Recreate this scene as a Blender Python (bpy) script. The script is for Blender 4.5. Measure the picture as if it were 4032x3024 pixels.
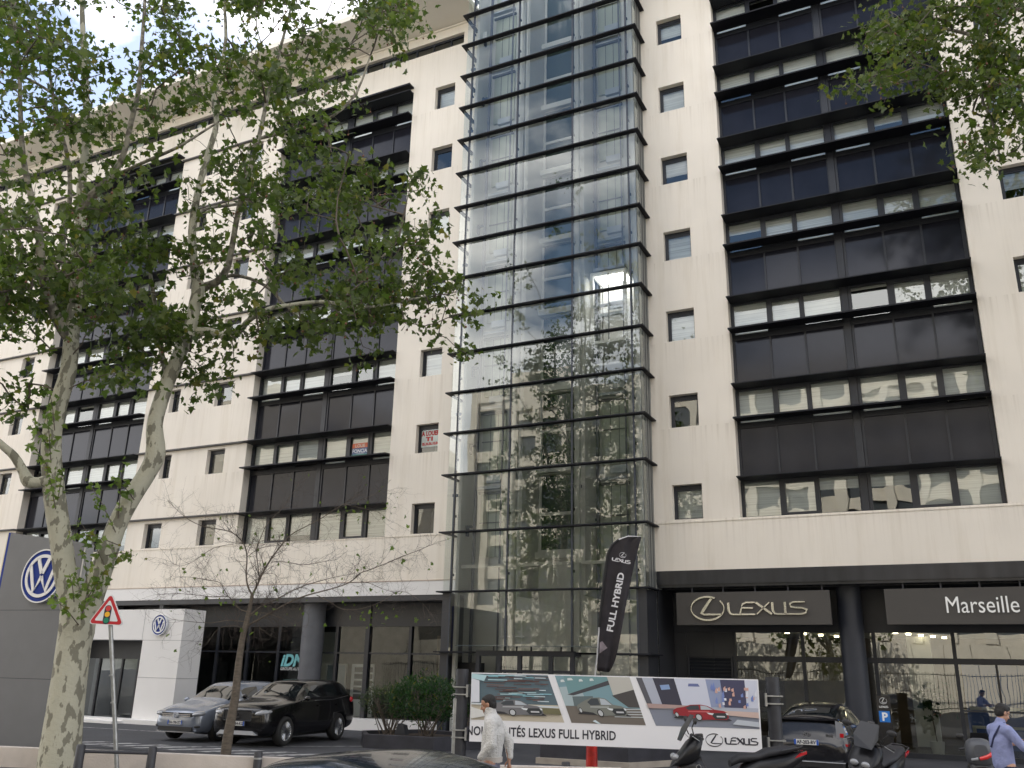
import bpy, bmesh, math, random
from mathutils import Vector, Matrix, noise
import numpy as np
random.seed(7); rnd = random.Random(11)
S = bpy.context.scene
for o in list(bpy.data.objects): bpy.data.objects.remove(o)
COL = S.collection
# ------------------------------------------------------------------ camera
FPX = 3488.88; CAMP = Vector((5.3991, -27.2844, 2.0)); YAW, PITCH, ROLL = .4629, .3153, .0228
_f = Vector((-math.sin(YAW)*math.cos(PITCH), math.cos(YAW)*math.cos(PITCH), math.sin(PITCH)))
_r = Vector((math.cos(YAW), math.sin(YAW), 0)); _u = _r.cross(_f)
CR = _r*math.cos(ROLL)+_u*math.sin(ROLL); CU = -_r*math.sin(ROLL)+_u*math.cos(ROLL); CF = _f
cam = bpy.data.cameras.new('camera'); camo = bpy.data.objects.new('camera', cam); COL.objects.link(camo)
camo.matrix_world = Matrix(((CR.x, CU.x, -CF.x, CAMP.x), (CR.y, CU.y, -CF.y, CAMP.y), (CR.z, CU.z, -CF.z, CAMP.z), (0, 0, 0, 1)))
cam.sensor_width = 36; cam.lens = FPX*36/4032; cam.clip_end = 1000; cam.clip_start = .1
S.camera = camo
def ray(px, py):            # pixel of the 4032-wide photograph -> direction
    return CR*((px-2016)/FPX) - CU*((py-1512)/FPX) + CF
def atY(px, py, Y): d = ray(px, py); return CAMP + d*((Y-CAMP.y)/d.y)
def atZ(px, py, Z): d = ray(px, py); return CAMP + d*((Z-CAMP.z)/d.z)
def atD(px, py, D): return CAMP + ray(px, py)*D
def atH(px, py, H): d = ray(px, py); return CAMP + d*(H/math.hypot(d.x, d.y))
K = 4032/2212
def vH(x, y, H): return atH(x*K, y*K, H)
# ------------------------------------------------------------------ sky, sun, exposure
SUN_EL, SUN_AZ = math.radians(38), math.radians(-12)      # sun behind the building, slightly to the left
CLOUD = (0, 0, 0)
W = bpy.data.worlds.new('World'); S.world = W; W.use_nodes = True
nt = W.node_tree; nt.nodes.clear()
def N(t, **k):
    n = nt.nodes.new(t)
    for a, b in k.items(): setattr(n, a, b)
    return n
sky = N('ShaderNodeTexSky', sky_type='NISHITA'); sky.sun_disc = False; sky.sun_elevation = SUN_EL; sky.sun_rotation = SUN_AZ
sky.air_density = 1.0; sky.dust_density = 1.5; sky.ozone_density = 1.0
tc = N('ShaderNodeTexCoord'); mp = N('ShaderNodeMapping'); mp.inputs['Scale'].default_value = (1.0, 1.0, 2.2); mp.inputs['Location'].default_value = CLOUD
nz = N('ShaderNodeTexNoise'); nz.inputs['Scale'].default_value = 2.1; nz.inputs['Detail'].default_value = 7; nz.inputs['Roughness'].default_value = .56
rp = N('ShaderNodeValToRGB'); rp.color_ramp.elements[0].position = .44; rp.color_ramp.elements[1].position = .57
mx = N('ShaderNodeMixRGB'); mx.inputs[2].default_value = (13.5, 13.1, 12.9, 1)
bg = N('ShaderNodeBackground'); bg.inputs['Strength'].default_value = .12; ow = N('ShaderNodeOutputWorld')
L = nt.links.new
L(tc.outputs['Generated'], mp.inputs['Vector']); L(mp.outputs['Vector'], nz.inputs['Vector']); L(nz.outputs['Fac'], rp.inputs['Fac'])
L(rp.outputs['Color'], mx.inputs['Fac']); L(sky.outputs['Color'], mx.inputs[1]); L(mx.outputs['Color'], bg.inputs['Color']); L(bg.outputs['Background'], ow.inputs['Surface'])
sun = bpy.data.lights.new('sun', 'SUN'); sun.energy = 3.2; sun.angle = math.radians(.5); sun.color = (1, .93, .82)
suno = bpy.data.objects.new('sun', sun); COL.objects.link(suno)
_sd = Vector((math.sin(SUN_AZ)*math.cos(SUN_EL), math.cos(SUN_AZ)*math.cos(SUN_EL), math.sin(SUN_EL)))
suno.rotation_euler = _sd.to_track_quat('Z', 'Y').to_euler(); suno.location = (0, 40, 60)
S.view_settings.view_transform = 'Standard'; S.view_settings.look = 'None'; S.view_settings.gamma = 1; S.view_settings.exposure = 1.0
# ------------------------------------------------------------------ materials
MATS = {}
def mat(name, c, rough=.6, metal=0, spec=.5, var=0, scale=3, stretch=(1, 1, 1), bump=0, bscale=None, coat=0, emit=0, c2=None, thr=None, detail=4):
    if name in MATS: return MATS[name]
    m = bpy.data.materials.new(name); m.use_nodes = True; t = m.node_tree; b = t.nodes['Principled BSDF']
    c = tuple(c)+(1,); b.inputs['Base Color'].default_value = c; b.inputs['Roughness'].default_value = rough
    b.inputs['Metallic'].default_value = metal; b.inputs['Specular IOR Level'].default_value = spec
    if coat: b.inputs['Coat Weight'].default_value = coat; b.inputs['Coat Roughness'].default_value = .03
    if emit: b.inputs['Emission Color'].default_value = c; b.inputs['Emission Strength'].default_value = emit
    if var or bump or c2:
        co = t.nodes.new('ShaderNodeTexCoord'); ma = t.nodes.new('ShaderNodeMapping'); ma.inputs['Scale'].default_value = stretch
        n = t.nodes.new('ShaderNodeTexNoise'); n.inputs['Scale'].default_value = scale; n.inputs['Detail'].default_value = detail
        t.links.new(co.outputs['Object'], ma.inputs['Vector']); t.links.new(ma.outputs['Vector'], n.inputs['Vector'])
        if var or c2:
            r = t.nodes.new('ShaderNodeValToRGB')
            lo, hi = thr or (.3, .7)
            r.color_ramp.elements[0].position = lo; r.color_ramp.elements[1].position = hi
            r.color_ramp.elements[0].color = (tuple(c2)+(1,)) if c2 else tuple(x*(1-var) for x in c[:3])+(1,)
            r.color_ramp.elements[1].color = c if c2 else tuple(min(1, x*(1+var*.5)) for x in c[:3])+(1,)
            t.links.new(n.outputs['Fac'], r.inputs['Fac']); t.links.new(r.outputs['Color'], b.inputs['Base Color'])
        if bump:
            n2 = n
            if bscale:
                n2 = t.nodes.new('ShaderNodeTexNoise'); n2.inputs['Scale'].default_value = bscale; n2.inputs['Detail'].default_value = 5
                t.links.new(co.outputs['Object'], n2.inputs['Vector'])
            bp = t.nodes.new('ShaderNodeBump'); bp.inputs['Strength'].default_value = bump; bp.inputs['Distance'].default_value = .02
            t.links.new(n2.outputs['Fac'], bp.inputs['Height']); t.links.new(bp.outputs['Normal'], b.inputs['Normal'])
    MATS[name] = m; return m
def glassmat(name, tint, ior=1.6, wav=.02, wscale=.5, rough=0, minref=0):
    m = bpy.data.materials.new(name); m.use_nodes = True; t = m.node_tree; t.nodes.clear()
    o = t.nodes.new('ShaderNodeOutputMaterial'); tr = t.nodes.new('ShaderNodeBsdfTransparent'); tr.inputs['Color'].default_value = tuple(tint)+(1,)
    gl = t.nodes.new('ShaderNodeBsdfGlossy'); gl.inputs['Roughness'].default_value = rough; gl.inputs['Color'].default_value = (.93, .97, .96, 1)
    fr = t.nodes.new('ShaderNodeFresnel'); fr.inputs['IOR'].default_value = ior
    mix = t.nodes.new('ShaderNodeMixShader')
    ad = t.nodes.new('ShaderNodeMath'); ad.operation = 'ADD'; ad.use_clamp = True; ad.inputs[1].default_value = minref
    co = t.nodes.new('ShaderNodeTexCoord'); n = t.nodes.new('ShaderNodeTexNoise'); n.inputs['Scale'].default_value = wscale; n.inputs['Detail'].default_value = 1.5
    bp = t.nodes.new('ShaderNodeBump'); bp.inputs['Strength'].default_value = 1; bp.inputs['Distance'].default_value = wav
    t.links.new(co.outputs['Object'], n.inputs['Vector']); t.links.new(n.outputs['Fac'], bp.inputs['Height']); t.links.new(bp.outputs['Normal'], gl.inputs['Normal'])
    t.links.new(fr.outputs['Fac'], ad.inputs[0]); t.links.new(ad.outputs[0], mix.inputs['Fac'])
    t.links.new(tr.outputs[0], mix.inputs[1]); t.links.new(gl.outputs[0], mix.inputs[2]); t.links.new(mix.outputs[0], o.inputs['Surface'])
    MATS[name] = m; return m
def wallmat():
    m = mat('wall_paint', (.80, .742, .652), .85, var=.07, scale=.35, detail=3, bump=.15, bscale=45)
    t = m.node_tree; b = t.nodes['Principled BSDF']
    co = t.nodes.new('ShaderNodeTexCoord'); ma = t.nodes.new('ShaderNodeMapping'); ma.inputs['Scale'].default_value = (1.3, 1, .10)
    n = t.nodes.new('ShaderNodeTexNoise'); n.inputs['Scale'].default_value = 1.6; n.inputs['Detail'].default_value = 6; n.inputs['Roughness'].default_value = .7
    r = t.nodes.new('ShaderNodeValToRGB'); r.color_ramp.elements[0].position = .50; r.color_ramp.elements[1].position = .80
    r.color_ramp.elements[0].color = (1, 1, 1, 1); r.color_ramp.elements[1].color = (.86, .84, .80, 1)
    mm = t.nodes.new('ShaderNodeMixRGB'); mm.blend_type = 'MULTIPLY'; mm.inputs[0].default_value = 1
    src = b.inputs['Base Color'].links[0].from_socket
    t.links.new(co.outputs['Object'], ma.inputs['Vector']); t.links.new(ma.outputs['Vector'], n.inputs['Vector']); t.links.new(n.outputs['Fac'], r.inputs['Fac'])
    sx_ = t.nodes.new('ShaderNodeSeparateXYZ'); t.links.new(co.outputs['Object'], sx_.inputs[0])
    def mth(op, a, b_=None):
        q = t.nodes.new('ShaderNodeMath'); q.operation = op; q.use_clamp = False
        t.links.new(a, q.inputs[0]) if not isinstance(a, float) else None
        if b_ is not None:
            if isinstance(b_, float): q.inputs[1].default_value = b_
            else: t.links.new(b_, q.inputs[1])
        return q.outputs[0]
    fz = mth('FRACT', mth('DIVIDE', mth('SUBTRACT', sx_.outputs['Z'], 6.69), 3.0)); fz = mth('POWER', fz, 5.0)      # drips that start under each row of sills
    n3 = t.nodes.new('ShaderNodeTexNoise'); n3.inputs['Scale'].default_value = 2.2; n3.inputs['Detail'].default_value = 5; m3 = t.nodes.new('ShaderNodeMapping'); m3.inputs['Scale'].default_value = (4.5, 1, .08)
    t.links.new(co.outputs['Object'], m3.inputs['Vector']); t.links.new(m3.outputs['Vector'], n3.inputs['Vector'])
    r3 = t.nodes.new('ShaderNodeValToRGB'); r3.color_ramp.elements[0].position = .5; r3.color_ramp.elements[1].position = .72; t.links.new(n3.outputs['Fac'], r3.inputs['Fac'])
    dm = mth('MULTIPLY', mth('MULTIPLY', fz, r3.outputs['Color']), .38)
    m4 = t.nodes.new('ShaderNodeMixRGB'); m4.inputs[2].default_value = (.42, .36, .28, 1); t.links.new(dm, m4.inputs[0]); t.links.new(src, m4.inputs[1]); src = m4.outputs[0]
    t.links.new(src, mm.inputs[1]); t.links.new(r.outputs['Color'], mm.inputs[2]); t.links.new(mm.outputs[0], b.inputs['Base Color'])
    return m
M_WALL = wallmat()
M_WHITE = mat('white_panel', (.74, .73, .72), .5, var=.04, scale=.8)
M_FRAME = mat('dark_frame', (.018, .021, .029), .42, var=.15, scale=4)
M_BLADE = mat('blade_metal', (.010, .011, .016), .6, spec=.3)
M_SPAN = mat('spandrel_glass', (.019, .020, .028), .11, spec=.34, var=.25, scale=1.2)
M_ANTH = mat('anthracite_panel', (.030, .032, .038), .42, var=.12, scale=1.5, bump=.02)
M_CLAD = mat('grey_cladding', (.20, .21, .20), .45, metal=.3, var=.1, scale=2)
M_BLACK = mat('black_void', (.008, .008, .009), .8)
M_GLASS = glassmat('window_glass', (.93, .96, .96), 1.75, .005, .9, minref=.08)
M_LGLASS = glassmat('left_shop_glass', (.70, .74, .72), 1.5, .008, .5, minref=.0)
M_TGLASS = glassmat('curtain_glass', (.95, .97, .96), 1.6, .0045, .40, minref=.09)
M_SGLASS = glassmat('shop_glass', (.70, .74, .72), 1.7, .008, .5, minref=.11)
M_BLIND = mat('blind_slats', (.82, .83, .81), .7, var=.22, scale=1, stretch=(.3, .3, 26), detail=1)
M_INT = mat('room_grey', (.16, .16, .15), .8, var=.4, scale=.7)
M_PALE = mat('pale_interior', (.66, .67, .64), .7, var=.08, scale=.6)
M_STEEL = mat('galvanised_steel', (.42, .43, .43), .42, metal=.8, var=.25, scale=9)
M_CHROME = mat('chrome', (.8, .8, .8), .12, metal=1)
M_RUBBER = mat('rubber', (.018, .018, .018), .75)
M_BOLL = mat('bollard_paint', (.034, .035, .042), .5, var=.2, scale=5)
M_SOFFIT = mat('soffit_paint', (.82, .78, .70), .85, var=.06, scale=.5)
M_SPAN.node_tree.nodes['Principled BSDF'].inputs['Specular Tint'].default_value = (.88, .92, 1, 1)
# ------------------------------------------------------------------ mesh helpers
class MB:
    def __init__(s, M=None): s.v = []; s.f = []; s.m = []; s.M = M or Matrix(); s.sm = []
    def add(s, vs, fs, mi=0, smooth=False):
        b = len(s.v); s.v += [s.M @ Vector(v) for v in vs]; s.f += [tuple(b+i for i in f) for f in fs]
        s.m += [mi]*len(fs); s.sm += [smooth]*len(fs); return s
    def box(s, x0, x1, y0, y1, z0, z1, mi=0):
        return s.add([(x0, y0, z0), (x1, y0, z0), (x1, y1, z0), (x0, y1, z0), (x0, y0, z1), (x1, y0, z1), (x1, y1, z1), (x0, y1, z1)],
                     [(0, 3, 2, 1), (4, 5, 6, 7), (0, 1, 5, 4), (1, 2, 6, 5), (2, 3, 7, 6), (3, 0, 4, 7)], mi)
    def cbox(s, x0, x1, y0, y1, z0, z1, c=.01, mi=0):      # chamfered box
        bm = bmesh.new(); bmesh.ops.create_cube(bm, size=1)
        for v in bm.verts: v.co = Vector(((x0+x1)/2+v.co.x*(x1-x0), (y0+y1)/2+v.co.y*(y1-y0), (z0+z1)/2+v.co.z*(z1-z0)))
        bmesh.ops.bevel(bm, geom=bm.edges[:], offset=c, segments=2, affect='EDGES', profile=.7)
        bm.verts.index_update(); s.add([v.co[:] for v in bm.verts], [[v.index for v in f.verts] for f in bm.faces], mi); bm.free(); return s
    def quad(s, a, b, c, d, mi=0): return s.add([a, b, c, d], [(0, 1, 2, 3)], mi)
    def prism(s, pts, d0, d1, ax='y', mi=0, smooth=False):  # polygon (u,w) extruded along an axis
        def P(u, w, d): return {'y': (u, d, w), 'x': (d, u, w), 'z': (u, w, d)}[ax]
        n = len(pts); vs = [P(u, w, d0) for u, w in pts]+[P(u, w, d1) for u, w in pts]
        s.add(vs, [tuple(range(n)), tuple(range(2*n-1, n-1, -1))], mi)
        return s.add(vs, [(i, i+n, (i+1) % n+n, (i+1) % n) for i in range(n)], mi, smooth)
    def tube(s, pts, rad, n=8, mi=0, caps=True, smooth=True):
        pts = [Vector(p) for p in pts]
        if not hasattr(rad, '__len__'): rad = [rad]*len(pts)
        vs = []; u = None
        for i, p in enumerate(pts):
            d = (pts[min(i+1, len(pts)-1)]-pts[max(i-1, 0)])
            if d.length < 1e-9: d = Vector((0, 0, 1))
            d.normalize()
            if u is None: u = d.orthogonal().normalized()
            else:
                u = u-d*u.dot(d)
                u = u.normalized() if u.length > 1e-6 else d.orthogonal().normalized()
            w = d.cross(u)
            for k in range(n):
                a = 2*math.pi*k/n; vs.append(p+(u*math.cos(a)+w*math.sin(a))*rad[i])
        fs = [(i*n+k, i*n+(k+1) % n, (i+1)*n+(k+1) % n, (i+1)*n+k) for i in range(len(pts)-1) for k in range(n)]
        s.add(vs, fs, mi, smooth)
        if caps: s.add(vs[:n], [tuple(range(n-1, -1, -1))], mi); s.add(vs[-n:], [tuple(range(n))], mi)
        return s
    def cyl(s, p, q, r, n=16, mi=0, r2=None): return s.tube([p, q], [r, r if r2 is None else r2], n, mi)
    def sphere(s, c, r, n=12, mi=0):
        if not hasattr(r, '__len__'): r = (r, r, r)
        vs = [(c[0]+r[0]*math.sin(math.pi*i/n)*math.cos(2*math.pi*j/n), c[1]+r[1]*math.sin(math.pi*i/n)*math.sin(2*math.pi*j/n), c[2]+r[2]*math.cos(math.pi*i/n)) for i in range(n+1) for j in range(n)]
        return s.add(vs, [(i*n+j, (i+1)*n+j, (i+1)*n+(j+1) % n, i*n+(j+1) % n) for i in range(n) for j in range(n)], mi, True)
    def build(s, name, mats, parent=None, bevel=0):
        me = bpy.data.meshes.new(name); me.from_pydata([v[:] for v in s.v], [], s.f)
        if not isinstance(mats, (list, tuple)): mats = [mats]
        for m in mats: me.materials.append(m)
        me.polygons.foreach_set('material_index', s.m); me.polygons.foreach_set('use_smooth', s.sm); me.update()
        o = bpy.data.objects.new(name, me); COL.objects.link(o)
        if parent: o.parent = parent
        if bevel:
            b = o.modifiers.new('bevel', 'BEVEL'); b.width = bevel; b.segments = 2; b.limit_method = 'ANGLE'
        return o
def tag(o, label=None, cat=None, group=None, kind=None):
    if label: o['label'] = label
    if cat: o['category'] = cat
    if group: o['group'] = group
    if kind: o['kind'] = kind
    return o
def empty(name, loc=(0, 0, 0), rz=0, label=None, cat=None, group=None):
    o = bpy.data.objects.new(name, None); COL.objects.link(o); o.location = loc; o.rotation_euler = (0, 0, rz)
    o.empty_display_size = .2; return tag(o, label, cat, group)
def copy_tree(o, parent=None):
    c = o.copy(); COL.objects.link(c)
    if parent: c.parent = parent
    for ch in [x for x in bpy.data.objects if x.parent == o]: copy_tree(ch, c)
    return c
def frombm(bm, name, mats, parent=None, smooth=True):
    me = bpy.data.meshes.new(name); bm.to_mesh(me); bm.free()
    for m in (mats if isinstance(mats, (list, tuple)) else [mats]): me.materials.append(m)
    if smooth: me.polygons.foreach_set('use_smooth', [True]*len(me.polygons))
    o = bpy.data.objects.new(name, me); COL.objects.link(o)
    if parent: o.parent = parent
    return o
def bake(o):                 # apply all modifiers to a new mesh
    dg = bpy.context.evaluated_depsgraph_get(); e = o.evaluated_get(dg); me = bpy.data.meshes.new_from_object(e, depsgraph=dg)
    o.modifiers.clear(); o.data = me; return o
def textmesh(txt, size=1, bold=0, shear=0, align='CENTER', ext=0, space=1, sx=1):
    cu = bpy.data.curves.new('t', 'FONT'); cu.body = txt; cu.size = size; cu.offset = bold; cu.shear = shear; cu.align_x = align; cu.align_y = 'BOTTOM_BASELINE'
    cu.extrude = ext; cu.space_character = space; cu.resolution_u = 3
    ob = bpy.data.objects.new('t', cu); COL.objects.link(ob); dg = bpy.context.evaluated_depsgraph_get()
    me = bpy.data.meshes.new_from_object(ob.evaluated_get(dg)); bpy.data.objects.remove(ob); bpy.data.curves.remove(cu)
    vs = [(v.co.x*sx, v.co.y, v.co.z) for v in me.vertices]; fs = [tuple(p.vertices) for p in me.polygons]; bpy.data.meshes.remove(me)
    return vs, fs
def text(name, txt, size, M, m, parent=None, **k):     # M maps (x right, y up, z out) to the place
    b = MB(M); vs, fs = textmesh(txt, size, **k); b.add(vs, fs); return b.build(name, m, parent)
def frame(o, xd, yd=(0, 0, 1)):        # local x along xd, local y up, z = outwards
    xd = Vector(xd).normalized(); yd = Vector(yd); yd = (yd-xd*yd.dot(xd)).normalized(); z = xd.cross(yd)
    return Matrix(((xd.x, yd.x, z.x, o[0]), (xd.y, yd.y, z.y, o[1]), (xd.z, yd.z, z.z, o[2]), (0, 0, 0, 1)))
def stroke(b, pts, w, d0, d1, mi=0, closed=False):     # flat ribbon of constant or varying width in local xy, thickness d0..d1
    pts = [Vector((p[0], p[1])) for p in pts]; n = len(pts)
    ws = w if hasattr(w, '__len__') else [w]*n; Lf = []; Rt = []
    for i, p in enumerate(pts):
        a = pts[(i-1) % n] if closed else pts[max(i-1, 0)]; c = pts[(i+1) % n] if closed else pts[min(i+1, n-1)]
        d = (c-a).normalized(); nn = Vector((-d.y, d.x)); Lf.append(p+nn*ws[i]/2); Rt.append(p-nn*ws[i]/2)
    vs = [(q.x, q.y, d1) for q in Lf]+[(q.x, q.y, d1) for q in Rt]+[(q.x, q.y, d0) for q in Lf]+[(q.x, q.y, d0) for q in Rt]
    fs = []
    for i in range(n if closed else n-1):
        j = (i+1) % n; fs += [(i, n+i, n+j, j), (i, j, 2*n+j, 2*n+i), (n+i, 3*n+i, 3*n+j, n+j)]
    b.add(vs, fs, mi)
def arc(cx, cy, rx, ry, a0, a1, n=24):
    return [(cx+rx*math.cos(math.radians(a0+(a1-a0)*i/n)), cy+ry*math.sin(math.radians(a0+(a1-a0)*i/n))) for i in range(n+1)]
# ================================================================== SETTING: ground
def struct(o): o['kind'] = 'structure'; return o
M_ASPH = mat('asphalt', (.062, .064, .070), .85, var=.25, scale=1.4, bump=.4, bscale=60)
M_PAVE = mat('pavement', (.17, .165, .16), .85, var=.2, scale=1.2, bump=.3, bscale=30)
g = MB(); g.quad((-300, -300, -.02), (300, -300, -.02), (300, 300, -.02), (-300, 300, -.02)); struct(g.build('ground', M_ASPH))
# forecourt in front of the showrooms
g = MB(); g.quad((-60, -14.5, -.012), (30, -6, -.012), (30, 8, -.012), (-60, 8, -.012)); struct(g.build('forecourt', mat('forecourt_asphalt', (.050, .052, .060), .8, var=.22, scale=.9, bump=.35, bscale=70)))
# pavement between road and low wall with a real kerb
g = MB(); 
pw = [(-40, -22.4), (-12.5, -14.75), (-7.6, -13.35), (-2.6, -11.55), (1.2, -9.9), (30, -4)]
rd = [(-40, -28.5), (-12.5, -20.5), (-7.6, -19.2), (-2.6, -18.6), (1.2, -18.2), (30, -12)]
for i in range(5):
    a, b_, c, d = rd[i], rd[i+1], pw[i+1], pw[i]
    g.quad((*a, .0), (*b_, .0), (*c, .0), (*d, .0)); g.quad((*a, -.13), (*b_, -.13), (*b_, .0), (*a, .0))
struct(g.build('pavement', M_PAVE))
g = MB()
for i in range(5):
    a, b_ = rd[i], rd[i+1]; g.quad((a[0], a[1]-14, -.016), (b_[0], b_[1]-14, -.016), (*b_, -.016), (*a, -.016))
struct(g.build('road', M_ASPH))
# worn parking markings
M_MARK = mat('road_paint', (.42, .42, .42), .8, c2=(.11, .11, .115), thr=(.38, .55), scale=5, detail=8)
g = MB()
for (x0, y0), (x1, y1), w in [((-22.5, -5.4), (-16.2, -5.0), .12), ((-13.8, -9.2), (-8.6, -4.2), .1), ((-9.6, -5.6), (-10.9, -2.6), .1)]:
    d = Vector((x1-x0, y1-y0, 0)).normalized(); n_ = Vector((-d.y, d.x, 0))*w/2
    g.quad(Vector((x0, y0, -.008))-n_, Vector((x1, y1, -.008))-n_, Vector((x1, y1, -.008))+n_, Vector((x0, y0, -.008))+n_)
for i in range(9):
    a = atZ(500+i*130, 2900+i*4, -.006) if False else Vector((-16.8+i*.95, -10.1+i*.12, -.006))
    g.quad(a, a+Vector((.42, .02, 0)), a+Vector((1.2, 1.25, 0)), a+Vector((.78, 1.23, 0)))
struct(g.build('parking_markings', M_MARK))
# low cream wall along the pavement
ww = MB()
lw = [(-40, -22.2), (-12.49, -14.45), (-7.65, -13.05), (-2.67, -11.3), (-.6, -10.3)]
for i in range(4):
    a = Vector((*lw[i], 0)); b_ = Vector((*lw[i+1], 0)); d = (b_-a).normalized(); n_ = Vector((-d.y, d.x, 0))*.25
    vs = [a, b_, b_+n_, a+n_]; ww.add([(p.x, p.y, -.02) for p in vs]+[(p.x, p.y, .35) for p in vs], [(0, 1, 5, 4), (1, 2, 6, 5), (2, 3, 7, 6), (3, 0, 4, 7), (4, 5, 6, 7)])
tag(ww.build('low_wall', mat('render_wall', (.60, .54, .49), .9, var=.15, scale=2, bump=.3, bscale=30)), 'low cream rendered wall running along the pavement at the bottom of the scene', 'wall')

# ================================================================== THE BUILDING
BLD = empty('office_building', (0, 0, 0), label='tall cream office block with dark window bays, thin black sun blades and ground floor showrooms', cat='building')
XL, XR = -50., 15.
BAYS = [(-47.6, -40.4), (-34.2, -26.8), (-20.5, -13.32), (-.32, 6.9)]
ZB, ZT = 6.67, 25.94
SMALL = []           # small windows (x0,x1,k,style)
for k in range(7):
    SMALL += [(-12.2, -11.23, k, 0), (-2.42, -1.46, k, 0), (7.97, 8.95, k, 0), (-25.35 if k else -25.77, -24.75, k, 1), (-22.66, -21.67, k, 1), (-36.3, -35.35, k, 1), (-39.3, -38.35, k, 1)]
def zwin(k): return 6.71+3*k, 7.82+3*k
holes = [(a, b, ZB+.0, ZT) for a, b in BAYS]
for x0, x1, k, st in SMALL:
    z0, z1 = zwin(k); holes.append((x0, x1, z0, z1-(.05 if st else 0)))
holes.append((XL+.5, -10.9, 27.72, 28.3))
def wall_part(name, xa, xb, za, zb_, m=M_WALL, y=0.):
    hs = [h for h in holes if h[1] > xa and h[0] < xb and h[3] > za and h[2] < zb_]
    xs = sorted({xa, xb, *[min(max(h[i], xa), xb) for h in hs for i in (0, 1)]}); zs = sorted({za, zb_, *[min(max(h[i], za), zb_) for h in hs for i in (2, 3)]})
    b = MB()
    for i in range(len(xs)-1):
        for j in range(len(zs)-1):
            cx, cz = (xs[i]+xs[i+1])/2, (zs[j]+zs[j+1])/2
            if any(h[0] < cx < h[1] and h[2] < cz < h[3] for h in hs): continue
            b.quad((xs[i], y, zs[j]), (xs[i+1], y, zs[j]), (xs[i+1], y, zs[j+1]), (xs[i], y, zs[j+1]))
    for h in hs:
        a, c, e, f = h; a, c, e, f = max(a, xa), min(c, xb), max(e, za), min(f, zb_); d = .5 if c-a > 3 and f-e > 3 else .3
        if a > xa or h[0] == a: b.quad((a, y, e), (a, y+d, e), (a, y+d, f), (a, y, f))
        b.quad((c, y, e), (c, y, f), (c, y+d, f), (c, y+d, e))
        b.quad((a, y, e), (c, y, e), (c, y+d, e), (a, y+d, e)); b.quad((a, y, f), (a, y+d, f), (c, y+d, f), (c, y, f))
    return b.build(name, m, BLD)
wall_part('wall', XL, -10.15, 4.56, 28.84)
wall_part('wall', -3.06, XR, 5.12, 28.84)
# lips and the lower white band
b = MB(); b.box(XL, -10.2, -.02, .0, 6.63, 6.66); b.box(-3.0, XR, -.02, .0, 6.6, 6.64); b.build('string_course', M_WALL, BLD)
b = MB(); b.box(XL, -10.2, -.035, -.001, 4.55, 5.03); b.box(XL, -10.2, -.05, -.036, 5.03, 5.06, 1); b.build('lower_band', [M_WHITE, mat('rust_line', (.45, .36, .30), .8)], BLD)
# roof with wide overhang
b = MB(); b.prism([(-2.05, 28.95), (-2.05, 29.2), (15, 29.2), (15, 28.84), (0, 28.84)], XL, -10.2, 'x'); b.prism([(-2.05, 28.95), (-2.05, 29.2), (15, 29.2), (15, 28.84), (0, 28.84)], -3.0, XR, 'x'); b.box(-10.2, -3.0, 2.6, 15, 28.84, 29.2); b.build('roof', M_SOFFIT, BLD)
b = MB(); b.box(XL, -10.2, -.06, -.001, 28.72, 28.80); b.build('gutter', M_SOFFIT, BLD)
# body behind the skin
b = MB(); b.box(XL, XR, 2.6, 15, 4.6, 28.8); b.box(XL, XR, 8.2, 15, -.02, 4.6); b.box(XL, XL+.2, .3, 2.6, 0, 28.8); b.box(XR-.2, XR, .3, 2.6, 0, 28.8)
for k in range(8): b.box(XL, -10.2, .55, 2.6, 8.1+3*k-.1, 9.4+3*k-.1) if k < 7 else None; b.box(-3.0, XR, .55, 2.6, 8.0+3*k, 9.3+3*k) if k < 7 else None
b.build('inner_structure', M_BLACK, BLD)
# floor slab over ground floor
b = MB(); b.box(XL, -10.2, .02, 2.6, 4.35, 4.56); b.build('ground_floor_soffit', M_ANTH, BLD)
# ---- small windows
def small_window(x0, x1, z0, z1, blind, tall=False):
    f = MB(); y = .2; t = .075
    f.box(x0, x1, y, y+.08, z0, z0+t*.7); f.box(x0, x1, y, y+.08, z1-t*1.5, z1); f.box(x0, x0+t, y, y+.08, z0+t*.7, z1-t*1.5); f.box(x1-t*.8, x1, y, y+.08, z0+t*.7, z1-t*1.5)
    i = .035; f.box(x0+t, x1-t*.8, y+.02, y+.06, z1-t*1.5-i*1.6, z1-t*1.5); f.box(x0+t, x0+t+i, y+.02, y+.06, z0+t*.7, z1-t*1.5-i*1.6)
    w = f.build('window', M_FRAME, BLD)
    dx, dz = rnd.uniform(-.006, .006), rnd.uniform(-.008, .008)
    p = MB(); p.quad((x0+t, y+.05-dx+dz, z0+.05), (x1-.06, y+.05+dx+dz, z0+.05), (x1-.06, y+.05+dx-dz, z1-.1), (x0+t, y+.05-dx-dz, z1-.1)); p.build('pane', M_GLASS, w)
    if blind > 0:
        p = MB(); zz = z1-(z1-z0)*blind; p.quad((x0, y+.14, zz), (x1, y+.14, zz), (x1, y+.14, z1), (x0, y+.14, z1)); p.build('blind', M_BLIND, w)
    else:
        p = MB(); p.quad((x0, y+1.2, z0-1), (x1, y+1.2, z0-1), (x1, y+1.2, z1+1), (x0, y+1.2, z1+1)); p.build('room_backing', M_INT, w)  # grey backing sheet, its tone standing in for the dark room behind the glass
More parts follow.
